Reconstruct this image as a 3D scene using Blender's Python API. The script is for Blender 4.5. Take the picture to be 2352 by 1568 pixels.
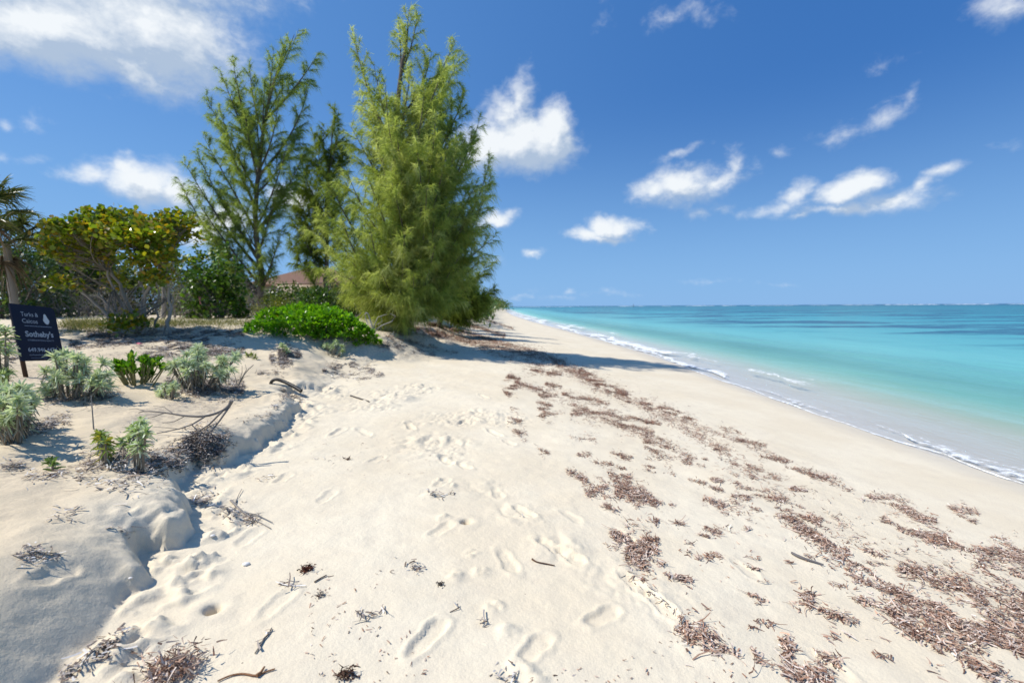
import bpy, math
import numpy as np
from mathutils import Vector, Matrix

for _o in list(bpy.data.objects):
    bpy.data.objects.remove(_o)
scene = bpy.context.scene
C = scene.collection

# ------------------------------------------------------------------ camera
W0, H0, FPX = 2352.0, 1568.0, 1045.0
EYE = np.array([0.0, 0.0, 2.2])
PITCH = math.radians(-4.41)
ROLL = math.radians(0.33)
cam_data = bpy.data.cameras.new('camera')
cam_data.sensor_width = 36.0
cam_data.lens = 36.0 * FPX / W0
cam_data.clip_start = 0.05
cam_data.clip_end = 60000
cam = bpy.data.objects.new('camera', cam_data)
C.objects.link(cam)
_fw = Vector((0, math.cos(PITCH), math.sin(PITCH)))
_rt = Vector((1, 0, 0))
_up = _rt.cross(_fw)
_rt2 = _rt * math.cos(ROLL) - _up * math.sin(ROLL)
_up2 = _up * math.cos(ROLL) + _rt * math.sin(ROLL)
M = Matrix(((_rt2.x, _up2.x, -_fw.x, EYE[0]), (_rt2.y, _up2.y, -_fw.y, EYE[1]),
            (_rt2.z, _up2.z, -_fw.z, EYE[2]), (0, 0, 0, 1)))
cam.matrix_world = M
cam_data.dof.use_dof = True
cam_data.dof.focus_distance = 3.0
cam_data.dof.aperture_fstop = 1.7
scene.camera = cam
_RT, _UP, _FW = np.array(_rt2), np.array(_up2), np.array(_fw)


def ray(px, py):
    """unit-depth ray (y = 1) of a point of the photograph"""
    px, py = np.asarray(px, float), np.asarray(py, float)
    d = (((px - W0 / 2) / FPX)[..., None] * _RT + ((H0 / 2 - py) / FPX)[..., None] * _UP + _FW)
    return d / d[..., 1:2]


def at(px, py, depth):
    return EYE + ray(px, py) * depth


# ------------------------------------------------------------------ sun, sky
SUN_EL = math.radians(51)
_sh = np.array([0.995, 0.06])
_sh = _sh / np.linalg.norm(_sh)
SUN_TO = Vector((-_sh[0] * math.cos(SUN_EL), -_sh[1] * math.cos(SUN_EL), math.sin(SUN_EL)))
sun_data = bpy.data.lights.new('sun', 'SUN')
sun_data.energy = 4.3
sun_data.angle = math.radians(0.53)
sun_data.color = (1.0, 0.955, 0.88)
sun = bpy.data.objects.new('sun', sun_data)
C.objects.link(sun)
sun.rotation_mode = 'QUATERNION'
sun.rotation_quaternion = (-SUN_TO).to_track_quat('-Z', 'Y')
sun.location = (-20, 5, 40)

scene.view_settings.view_transform = 'Standard'
scene.view_settings.look = 'None'
scene.view_settings.exposure = 0.28
scene.view_settings.gamma = 1.0
scene.view_settings.use_curve_mapping = False
scene.cycles.max_bounces = 6
scene.cycles.diffuse_bounces = 3
scene.cycles.glossy_bounces = 2
scene.cycles.transmission_bounces = 3
scene.cycles.transparent_max_bounces = 10
scene.cycles.use_denoising = True
scene.cycles.caustics_reflective = False
scene.cycles.caustics_refractive = False

world = bpy.data.worlds.new('World')
scene.world = world
world.use_nodes = True
world.cycles.sampling_method = 'MANUAL'
world.cycles.sample_map_resolution = 256


class NT:
    """small helper around a node tree"""

    def __init__(self, tree):
        self.t = tree
        tree.nodes.clear()

    def n(self, kind, ins=None, **props):
        nd = self.t.nodes.new(kind)
        for k, v in props.items():
            setattr(nd, k, v)
        for k, v in (ins or {}).items():
            self.set(nd, k, v)
        return nd

    def set(self, nd, k, v):
        s = nd.inputs[k]
        if hasattr(v, 'links'):
            self.t.links.new(v, s)
        else:
            s.default_value = v

    def math(self, op, a, b=0.0, c=None, clamp=False):
        nd = self.n('ShaderNodeMath', operation=op, use_clamp=clamp)
        self.set(nd, 0, a)
        self.set(nd, 1, b)
        if c is not None:
            self.set(nd, 2, c)
        return nd.outputs[0]

    def vmath(self, op, a, b=None, scale=None):
        nd = self.n('ShaderNodeVectorMath', operation=op)
        self.set(nd, 0, a)
        if b is not None:
            self.set(nd, 1, b)
        if scale is not None:
            self.set(nd, 'Scale', scale)
        return nd.outputs['Value'] if op in ('LENGTH', 'DOT_PRODUCT') else nd.outputs['Vector']

    def smooth(self, x, a, b, lo=0.0, hi=1.0):
        nd = self.n('ShaderNodeMapRange', interpolation_type='SMOOTHSTEP', clamp=True)
        for k, v in zip(range(5), (x, a, b, lo, hi)):
            self.set(nd, k, v)
        return nd.outputs[0]

    def noise(self, vec, scale, detail=3.0, rough=0.55, dist=0.0):
        nd = self.n('ShaderNodeTexNoise', {'Scale': scale, 'Detail': detail, 'Roughness': rough, 'Distortion': dist})
        if vec is not None:
            self.set(nd, 'Vector', vec)
        return nd

    def ramp(self, fac, stops, interp='LINEAR'):
        nd = self.n('ShaderNodeValToRGB')
        cr = nd.color_ramp
        cr.interpolation = interp
        while len(cr.elements) < len(stops):
            cr.elements.new(0.5)
        for e, (p, c) in zip(cr.elements, stops):
            e.position = p
            e.color = (*c, 1.0) if len(c) == 3 else c
        self.set(nd, 0, fac)
        return nd.outputs[0]

    def mix(self, fac, a, b, blend='MIX'):
        nd = self.n('ShaderNodeMix', data_type='RGBA', blend_type=blend)
        self.set(nd, 0, fac)
        for k, v in ((6, a), (7, b)):
            if not hasattr(v, 'links') and len(v) == 3:
                v = (*v, 1.0)
            self.set(nd, k, v)
        return nd.outputs[2]


# clouds: (x, y, half width, half height, tilt in degrees, weight), read off as directions in the sky
CLOUDS = [
    (110, 50, 240, 95, 8, 1.7), (330, 60, 210, 110, 14, 1.6), (80, 105, 175, 52, 8, 1.3), (290, 150, 140, 46, 24, 1.1),
    (470, 60, 100, 95, 0, 0.75), (350, 190, 40, 25, 30, 0.45), (150, -70, 520, 100, 0, 1.3),
    (215, 410, 62, 24, 8, 1.0), (330, 425, 95, 42, 10, 1.25), (300, 393, 40, 32, 0, 1.1), (405, 440, 75, 36, 5, 1.2), (385, 385, 34, 24, 0, 0.5),
    (330, 455, 110, 16, 12, 0.8),
    (1205, 330, 100, 56, 0, 1.7), (1272, 312, 48, 60, 0, 1.7), (1130, 335, 70, 56, 0, 1.5), (1195, 235, 24, 66, 12, 0.75), (1165, 270, 50, 50, 0, .9),
    (1180, 372, 110, 24, -10, 0.8),
    (465, 520, 52, 44, 0, 1.4), (530, 505, 50, 40, 0, 1.2), (675, 460, 50, 30, 0, 1.2),
    (1135, 503, 45, 18, -10, 1.2),
    (1345, 540, 46, 17, 0, 1.1), (1390, 520, 40, 28, 0, 1.4), (1430, 528, 42, 22, 0, 1.2), (1390, 548, 60, 9, 0, 0.9),
    (1500, 440, 48, 26, 0, 1.0), (1565, 432, 85, 38, -4, 1.15), (1645, 425, 70, 24, -32, 0.8), (1680, 385, 20, 44, -14, 0.55), (1560, 355, 55, 12, -24, 0.45),
    (1605, 496, 26, 15, 0, 0.55), (1660, 478, 42, 14, -8, 0.38),
    (1790, 475, 70, 18, -12, 0.7), (1835, 440, 48, 24, -25, 0.85), (1955, 430, 72, 30, -18, 1.5), (1985, 412, 46, 20, 0, 1.2), (2050, 460, 90, 24, -4, 0.85),
    (2105, 425, 52, 17, -45, 0.7), (2160, 385, 46, 14, -14, 0.7), (1840, 491, 44, 10, -8, 0.8), (1940, 478, 150, 14, -4, 0.8),
    (1940, 305, 62, 20, -14, 0.42), (2030, 265, 70, 24, -30, 0.5), (2085, 225, 32, 15, -45, 0.42), (1792, 347, 28, 12, 0, 0.3),
    (1545, 35, 60, 22, -20, 0.36), (1620, 22, 52, 22, 0, 0.33), (2310, 15, 95, 38, -12, 0.7), (1225, 583, 24, 10, -8, 0.8),
    (1300, 667, 16, 8, -6, 0.42), (1215, 668, 20, 9, -12, 0.3), (1185, 682, 50, 6, 0, 0.3), (1270, 683, 60, 6, 0, 0.28), (1400, 672, 60, 7, 0, 0.26),
    (1130, 600, 24, 12, 0, 0.24), (1620, 640, 60, 6, 0, 0.2), (1800, 655, 40, 5, 0, 0.22),
    (85, 288, 34, 20, 0, 0.33), (5, 290, 24, 16, 0, 0.42), (10, 368, 24, 15, 0, 0.45), (2020, 150, 56, 14, -14, 0.3), (1385, 35, 20, 42, 12, 0.2),
    (2310, 340, 45, 9, -10, 0.26), (90, 372, 40, 8, 0, 0.25),
]


def uv_of(px, py):
    d = ray(px, py)
    d = d / np.linalg.norm(d)
    return np.array([math.atan2(d[0], d[1]), math.asin(d[2])])


grp = bpy.data.node_groups.new('cloud_density', 'ShaderNodeTree')
grp.interface.new_socket('Vector', in_out='INPUT', socket_type='NodeSocketVector')
grp.interface.new_socket('Density', in_out='OUTPUT', socket_type='NodeSocketFloat')
g = NT(grp)
gin, gout = g.n('NodeGroupInput'), g.n('NodeGroupOutput')
uv = gin.outputs[0]
wn = g.noise(uv, 9.0, 4.0, 0.55)
wv = g.vmath('SUBTRACT', wn.outputs['Color'], (0.5, 0.5, 0.5))
uvw = g.vmath('ADD', uv, g.vmath('MULTIPLY', wv, (0.085, 0.05, 0.0)))
wn2 = g.noise(uv, 42.0, 3.0, 0.6)
uvw = g.vmath('ADD', uvw, g.vmath('MULTIPLY', g.vmath('SUBTRACT', wn2.outputs['Color'], (0.5, 0.5, 0.5)), (0.022, 0.016, 0.0)))
run = None
for (cx, cy, rx, ry, tilt, wgt) in CLOUDS:
    a = math.radians(tilt)
    c0 = uv_of(cx, cy)
    a1 = uv_of(cx + rx * math.cos(a), cy + rx * math.sin(a)) - c0
    a2 = uv_of(cx - ry * math.sin(a), cy + ry * math.cos(a)) - c0
    mp = g.n('ShaderNodeMapping', {'Vector': uvw, 'Location': (c0[0], c0[1], 0), 'Rotation': (0, 0, math.atan2(a1[1], a1[0])),
                                   'Scale': (1.62 * np.linalg.norm(a1), 1.62 * np.linalg.norm(a2), 1.0)}, vector_type='TEXTURE')
    v = g.math('MULTIPLY_ADD', g.vmath('LENGTH', mp.outputs[0]), -wgt, wgt)
    run = v if run is None else g.n('ShaderNodeMath', {0: run, 1: v, 2: 0.12}, operation='SMOOTH_MAX').outputs[0]
nz = g.noise(g.vmath('MULTIPLY', uv, (1.0, 1.5, 1.0)), 26.0, 9.0, 0.66, 0.25)
den = g.math('MULTIPLY_ADD', g.math('SUBTRACT', nz.outputs[0], 0.5), 0.95, run)
g.set(gout, 0, den)

w = NT(world.node_tree)
tc = w.n('ShaderNodeTexCoord')
sx = w.n('ShaderNodeSeparateXYZ', {0: tc.outputs['Generated']})
uu = w.math('ARCTAN2', sx.outputs[0], sx.outputs[1])
vv = w.math('ARCSINE', sx.outputs[2])
cv = w.n('ShaderNodeCombineXYZ', {0: uu, 1: vv}).outputs[0]
sky = w.n('ShaderNodeTexSky', sky_type='NISHITA', sun_disc=False, sun_elevation=SUN_EL,
          sun_rotation=math.atan2(SUN_TO.x, SUN_TO.y), altitude=0.0, air_density=1.0, dust_density=0.25, ozone_density=2.2)
skc = w.n('ShaderNodeHueSaturation', {'Hue': 0.506, 'Saturation': 1.30, 'Value': 1.16, 'Color': sky.outputs[0]}).outputs[0]
air = w.mix(w.smooth(vv, -0.02, 0.42), (1.9, 3.85, 6.8), w.mix(w.smooth(uu, -0.85, 0.75), (1.02, 2.55, 5.6), (0.36, 1.42, 4.2)))
skc = w.mix(w.smooth(vv, 0.42, 0.0, 0.68, 0.95), skc, air)
d1 = w.n('ShaderNodeGroup', node_tree=grp)
w.set(d1, 0, cv)
d2 = w.n('ShaderNodeGroup', node_tree=grp)
w.set(d2, 0, w.vmath('ADD', cv, (-0.016, 0.03, 0.0)))
alpha = w.smooth(d1.outputs[0], 0.03, 1.02)
lit = w.math('MULTIPLY_ADD', w.math('SUBTRACT', d1.outputs[0], d2.outputs[0]), 1.45, 0.40, clamp=True)
ccol = w.mix(lit, (3.7, 4.6, 5.9), (7.7, 8.0, 8.2))
full = w.mix(w.math('MULTIPLY', alpha, 0.95), skc, ccol)
bg = w.n('ShaderNodeBackground', {'Color': full, 'Strength': 0.1})
wo = w.n('ShaderNodeOutputWorld', {'Surface': bg.outputs[0]})

# ------------------------------------------------------------------ numpy helpers
rng = np.random.default_rng(7)


def _hash(ix, iy, seed):
    h = (ix.astype(np.int64) * 374761393 + iy.astype(np.int64) * 668265263 + seed * 974711) & 0xFFFFFFFF
    h = ((h ^ (h >> 13)) * 1274126177) & 0xFFFFFFFF
    h = (h ^ (h >> 16)) & 0xFFFFFF
    return h / float(0xFFFFFF)


def vnoise(x, y, seed=0):
    xi, yi = np.floor(x), np.floor(y)
    fx, fy = x - xi, y - yi
    fx = fx * fx * fx * (fx * (fx * 6 - 15) + 10)
    fy = fy * fy * fy * (fy * (fy * 6 - 15) + 10)
    a, b = _hash(xi, yi, seed), _hash(xi + 1, yi, seed)
    c, d = _hash(xi, yi + 1, seed), _hash(xi + 1, yi + 1, seed)
    return (a * (1 - fx) + b * fx) * (1 - fy) + (c * (1 - fx) + d * fx) * fy - 0.5


def fbm(x, y, seed=0, octaves=4, gain=0.5):
    t, amp, f = 0.0, 1.0, 1.0
    for k in range(octaves):
        t = t + amp * vnoise(x * f + 17.3 * k, y * f - 9.1 * k, seed + k)
        amp *= gain
        f *= 2.03
    return t


def sstep(x, a, b):
    t = np.clip((x - a) / (b - a), 0, 1)
    return t * t * (3 - 2 * t)


def unit(v):
    return v / np.maximum(np.linalg.norm(v, axis=-1, keepdims=True), 1e-9)


# ------------------------------------------------------------------ terrain
SHORE_Y = np.array([-400, -20, 0, 10, 20, 30, 45, 62, 105, 180, 270, 400, 600, 1000, 4000, 30000.])
SHORE_X = np.array([30, 7.5, 6.4, 6.15, 6.2, 5.7, 4.6, 3.2, 0.6, -1.8, -3.2, -5.2, -42, -260, -2600, -30000.])


def shore(y):
    return np.interp(y, SHORE_Y, SHORE_X)


def base_z(x, y):
    s = shore(y) - x
    return np.interp(s, [-400, -60, -25, -8, -3, 0, 3.2, 6.2, 9, 14, 40, 400],
                     [-9, -4, -2.0, -0.72, -0.28, 0, 0.33, 0.62, 0.80, 0.95, 1.05, 1.2])


SCARP_PX = [(120, 1575), (171, 1501), (219, 1467), (250, 1419), (291, 1362), (328, 1354), (352, 1335), (330, 1290), (322, 1269), (376, 1272), (424, 1259),
            (446, 1222), (434, 1176), (408, 1140), (378, 1120), (402, 1108), (455, 1074), (515, 1072), (581, 1037), (633, 1002),
            (652, 979), (672, 958), (686, 945), (664, 925), (640, 912), (680, 908), (735, 902), (752, 884), (797, 858)]


def ground_of(fn, px, py, far=400.0, steps=900):
    """where rays through points of the photograph meet the height function fn"""
    px, py = np.atleast_1d(np.asarray(px, float)), np.atleast_1d(np.asarray(py, float))
    d = ray(px, py)
    ts = np.geomspace(0.7, far, steps)
    P = EYE + d[:, None, :] * ts[None, :, None]
    below = P[..., 2] < fn(P[..., 0], P[..., 1])
    k = np.where(below.any(1), below.argmax(1), len(ts) - 1)
    k = np.maximum(k, 1)
    lo, hi = ts[k - 1], ts[k]
    for _ in range(12):
        m = (lo + hi) / 2
        Q = EYE + d * m[:, None]
        b = Q[:, 2] < fn(Q[:, 0], Q[:, 1])
        hi = np.where(b, m, hi)
        lo = np.where(b, lo, m)
    Q = EYE + d * hi[:, None]
    Q[:, 2] = fn(Q[:, 0], Q[:, 1])
    return Q


_sp = ground_of(base_z, [p[0] for p in SCARP_PX], [p[1] for p in SCARP_PX])[:, :2]
_far = np.array([(-3.1, 10.4), (-2.5, 11.4), (-1.9, 12.8), (-1.5, 15), (-1.5, 19), (-1.9, 24), (-2.5, 32), (-4.0, 50), (-5.6, 75), (-6.6, 110), (-7.2, 180), (-8.0, 270), (-10, 400), (-75, 700), (-300, 1200)])
_near = np.array([(_sp[0, 0] - 0.1, 0.9), (_sp[0, 0] - 0.25, 0.2), (-2.2, -4), (-2.4, -30)])[::-1]
SCARP = np.vstack([_near, _sp, _far])


def scarp_sd(x, y):
    """signed distance to the toe of the dune: positive on the dune"""
    x, y = np.asarray(x, float), np.asarray(y, float)
    shp = np.broadcast(x, y).shape
    x, y = np.broadcast_to(x, shp).ravel(), np.broadcast_to(y, shp).ravel()
    best = np.full(x.shape, 1e9)
    for (ax, ay), (bx, by) in zip(SCARP[:-1], SCARP[1:]):
        dx, dy = bx - ax, by - ay
        t = np.clip(((x - ax) * dx + (y - ay) * dy) / (dx * dx + dy * dy), 0, 1)
        best = np.minimum(best, (x - ax - t * dx) ** 2 + (y - ay - t * dy) ** 2)
    poly = np.vstack([SCARP, [(-5000, 1200), (-5000, -30)]])
    ins = np.zeros(x.shape, bool)
    for (ax, ay), (bx, by) in zip(poly, np.roll(poly, -1, 0)):
        if ay == by:
            continue
        c = ((ay > y) != (by > y)) & (x < (bx - ax) * (y - ay) / (by - ay) + ax)
        ins ^= c
    return (np.sqrt(best) * np.where(ins, 1, -1)).reshape(shp)


def dune_add(x, y, sd):
    wy = np.interp(y, [0, 2, 4, 6.5, 8, 10, 14, 20, 100], [1.15, 0.85, 0.55, 0.42, 0.8, 1.9, 2.6, 3.2, 6])
    wy = wy * np.clip(1 + 0.9 * fbm(x * 1.1, y * 1.1, 15, 2), 0.55, 1.6)
    hs = np.interp(y, [0, 1.5, 3, 4.5, 6, 8, 12, 30, 300], [0.30, 0.30, 0.28, 0.25, 0.20, 0.22, 0.52, 0.50, 0.6])
    ok = (y > 0) & (y < 10)
    sd0 = sd
    sd = sd + np.where(ok, (0.075 * fbm(x * 3.1, y * 3.1, 16, 4, 0.62) + 0.030 * fbm(x * 15, y * 15, 18, 3, 0.6)) * (0.25 + 0.75 * sstep(y, 2.0, 2.9)), 0.0)
    u = np.clip(sd / wy, 0, 1)
    hard = 0.16 * sstep(sd, -0.01, 0.07) + 0.84 * np.sqrt(np.maximum(1 - (1 - u) ** 2.0, 0))
    soft = u * u * (3 - 2 * u)
    slump = np.sin(np.clip(sd / 0.46, 0, 1) * math.pi / 2)
    kn = 1 - sstep(y, 1.9, 2.7)
    hard = hard * (1 - kn) + slump * kn
    k = sstep(y, 6.5, 9.0)
    st = hard * (1 - k) + soft * k
    rise = np.interp(sd0, [0, 0.6, 3, 6, 12, 40, 200], [0, 0.0, 0.17, 0.30, 0.40, 0.5, 0.5])
    return hs * st + rise


def coarse_z(x, y):
    sd = scarp_sd(x, y)
    return base_z(x, y) + dune_add(x, y, sd) + 0.05 * fbm(x * 0.55, y * 0.55, 3, 3) * sstep(sd, 0.2, 1.5)


def G(px, py):
    return ground_of(coarse_z, px, py)


TRAIL = G(*zip((905, 912), (945, 975), (1040, 1052), (1120, 1120), (1195, 1180), (1290, 1262), (1410, 1330), (1500, 1375), (1590, 1440)))
CHURN = G(*zip((700, 940), (780, 905), (860, 930), (900, 905), (960, 890), (1040, 960), (1110, 955), (1150, 960), (1000, 1020)))
# heel and toe of the footprints
FEET = [((945, 1503), (1018, 1424), 1.0), ((1150, 1262), (1184, 1312), .7), ((1352, 1432), (1412, 1400), .9), ((1200, 1515), (1250, 1462), .8), ((992, 1228), (1034, 1204), .6),
        ((1135, 1118), (1150, 1142), .6), ((1180, 1160), (1228, 1192), 1.1), ((1236, 1240), (1290, 1270), 1.0), ((1285, 1262), (1342, 1298), 1.1), ((1432, 1322), (1480, 1360), 1.0),
        ((1480, 1355), (1552, 1418), 1.2), ((1010, 1045), (1040, 1065), 1.2), ((1050, 1060), (1080, 1075), 1.0), ((925, 960), (960, 1000), 1.3), ((890, 915), (930, 920), 1.3),
        ((1120, 985), (1150, 1000), 1.0), ((1050, 975), (1075, 960), 1.1), ((960, 905), (985, 900), 1.0), ((820, 985), (850, 1000), 1.0), ((760, 1000), (790, 985), .9),
        ((850, 1060), (880, 1045), .6), ((1000, 1120), (1030, 1100), .6), ((640, 1105), (660, 1090), .7), ((1690, 1290), (1730, 1320), .5), ((1870, 1500), (1930, 1540), .5),
        ((1300, 1180), (1325, 1195), .5), ((1420, 1220), (1450, 1245), .5), ((330, 1215), (430, 1190), .8), ((90, 1330), (150, 1300), .8), ((560, 1240), (585, 1220), .5),
        ((740, 1150), (765, 1130), .5), ((620, 1400), (650, 1375), .5), ((1100, 905), (1120, 915), .9), ((1160, 1010), (1180, 1020), .8)]
_h = G([f[0][0] for f in FEET], [f[0][1] for f in FEET])[:, :2]
_t = G([f[1][0] for f in FEET], [f[1][1] for f in FEET])[:, :2]
CLODS = G(*zip((1085, 1272), (1105, 1312), (1135, 1390), (1165, 1445), (1020, 1190), (1035, 1115), (1010, 1105), (985, 1140), (400, 1296), (432, 1300), (455, 1290), (412, 1322), (1195, 1530), (1230, 1550), (1048, 1320)))
HOLES = G(*zip((488, 1396), (1070, 1200)))
MOUNDS = G(*zip((655, 815), (700, 905), (470, 900), (300, 1060), (480, 1010), (920, 915)))


def detail_z(x, y, sd):
    """footprints, churned sand and lumps, on near ground only"""
    z = np.zeros(x.shape)
    s = shore(y) - x
    dry = sstep(s, 1.2, 3.2)
    dist = np.hypot(x, y)
    z += 0.022 * fbm(x * 1.3, y * 1.3, 11, 4) * dry
    z += 0.004 * fbm(x * 9, y * 9, 21, 3, 0.6) * dry * (dist < 30)
    onl = sstep(sd, 0.05, 0.4)
    z += (0.022 + 0.028 * sstep(y, 2.0, 3.0)) * fbm(x * 2.1, y * 2.1, 31, 4, 0.55) * onl
    # the lumpy trail and the churned patch
    for pts, wid, amp in ((TRAIL, 0.30, 0.019), (CHURN, 0.62, 0.036)):
        m = np.zeros(x.shape)
        if wid < 0.3:
            for a, b in zip(pts[:-1], pts[1:]):
                d = b - a
                t = np.clip(((x - a[0]) * d[0] + (y - a[1]) * d[1]) / (d[0] ** 2 + d[1] ** 2), 0, 1)
                q = np.hypot(x - a[0] - t * d[0], y - a[1] - t * d[1])
                m = np.maximum(m, 1 - sstep(q, wid * 0.3, wid))
        else:
            for a in pts:
                m = np.maximum(m, 1 - sstep(np.hypot(x - a[0], y - a[1]), wid * 0.3, wid))
        n = fbm(x * 4.6, y * 4.6, 41, 4, 0.6)
        z += amp * m * (np.abs(n) * 1.6 - 0.35)
    m = (1 - sstep(np.abs(sd + 0.16), 0.05, 0.22)) * (y < 8)
    n = fbm(x * 9, y * 9, 51, 3, 0.6)
    z += 0.075 * m * np.maximum(n, -0.05)
    for a, b, dep in zip(_h, _t, [f[2] for f in FEET]):
        box = (np.abs(x - a[0]) < 0.9) & (np.abs(y - a[1]) < 0.9)
        if not box.any():
            continue
        X, Y = x[box], y[box]
        d = b - a
        L = np.hypot(*d)
        d = d / L
        L = min(max(L, 0.22), 0.34)
        c = (a + b) / 2
        lu = ((X - c[0]) * d[0] + (Y - c[1]) * d[1]) / L
        lv = (-(X - c[0]) * d[1] + (Y - c[1]) * d[0])
        half = np.interp(lu, [-0.5, -0.3, 0.0, 0.25, 0.5], [0.034, 0.042, 0.036, 0.052, 0.040])
        q = np.maximum(np.abs(lv) / half, np.abs(lu) / 0.5) * 0.6 + 0.4 * np.sqrt((lv / half) ** 2 * 0.8 + (lu / 0.52) ** 2)
        wob = 0.26 * fbm(X * 17, Y * 17, 61, 3)
        q = q + wob
        z[box] += dep * (-0.016 * (1 - sstep(q, 0.72, 1.08)) + 0.009 * np.exp(-((q - 1.25) / 0.2) ** 2))
    for c in CLODS:
        r = np.hypot(x - c[0], y - c[1])
        z += (0.014 + 0.03 * fbm(x * 26, y * 26, 71, 2)) * (1 - sstep(r, 0.02, 0.075))
    for c in HOLES:
        r = np.hypot(x - c[0], y - c[1])
        z += -0.09 * (1 - sstep(r, 0.012, 0.045)) + 0.008 * np.exp(-((r - 0.08) / 0.04) ** 2)
    for c in MOUNDS:
        r = np.hypot(x - c[0], y - c[1])
        z += 0.07 * (1 - sstep(r, 0.02, 0.34))
    return z


def full_z(x, y):
    x, y = np.asarray(x, float), np.asarray(y, float)
    sd = scarp_sd(x, y)
    cz = base_z(x, y) + dune_add(x, y, sd) + 0.05 * fbm(x * 0.55, y * 0.55, 3, 3) * sstep(sd, 0.2, 1.5)
    return cz + detail_z(x, y, sd)


def GF(px, py):
    q = G(px, py)
    q[:, 2] = full_z(q[:, 0], q[:, 1])
    return q


# ------------------------------------------------------------------ mesh and object helpers
def mesh_of(name, V, F, col=None, smooth=False, attrs=None):
    V = np.ascontiguousarray(V, np.float32)
    F = np.ascontiguousarray(F, np.int32)
    me = bpy.data.meshes.new(name)
    me.vertices.add(len(V))
    me.vertices.foreach_set('co', V.ravel())
    k = F.shape[1]
    me.loops.add(F.size)
    me.loops.foreach_set('vertex_index', F.ravel())
    me.polygons.add(len(F))
    me.polygons.foreach_set('loop_start', np.arange(0, F.size, k, dtype=np.int32))
    if smooth:
        me.polygons.foreach_set('use_smooth', np.ones(len(F), bool))
    me.update(calc_edges=True)
    if col is not None:
        a = me.color_attributes.new('tint', 'FLOAT_COLOR', 'POINT')
        a.data.foreach_set('color', np.ascontiguousarray(np.c_[col, np.ones(len(col))], np.float32).ravel())
    for nm, arr in (attrs or {}).items():
        a = me.attributes.new(nm, 'FLOAT', 'POINT')
        a.data.foreach_set('value', np.ascontiguousarray(arr, np.float32))
    return me


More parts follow.
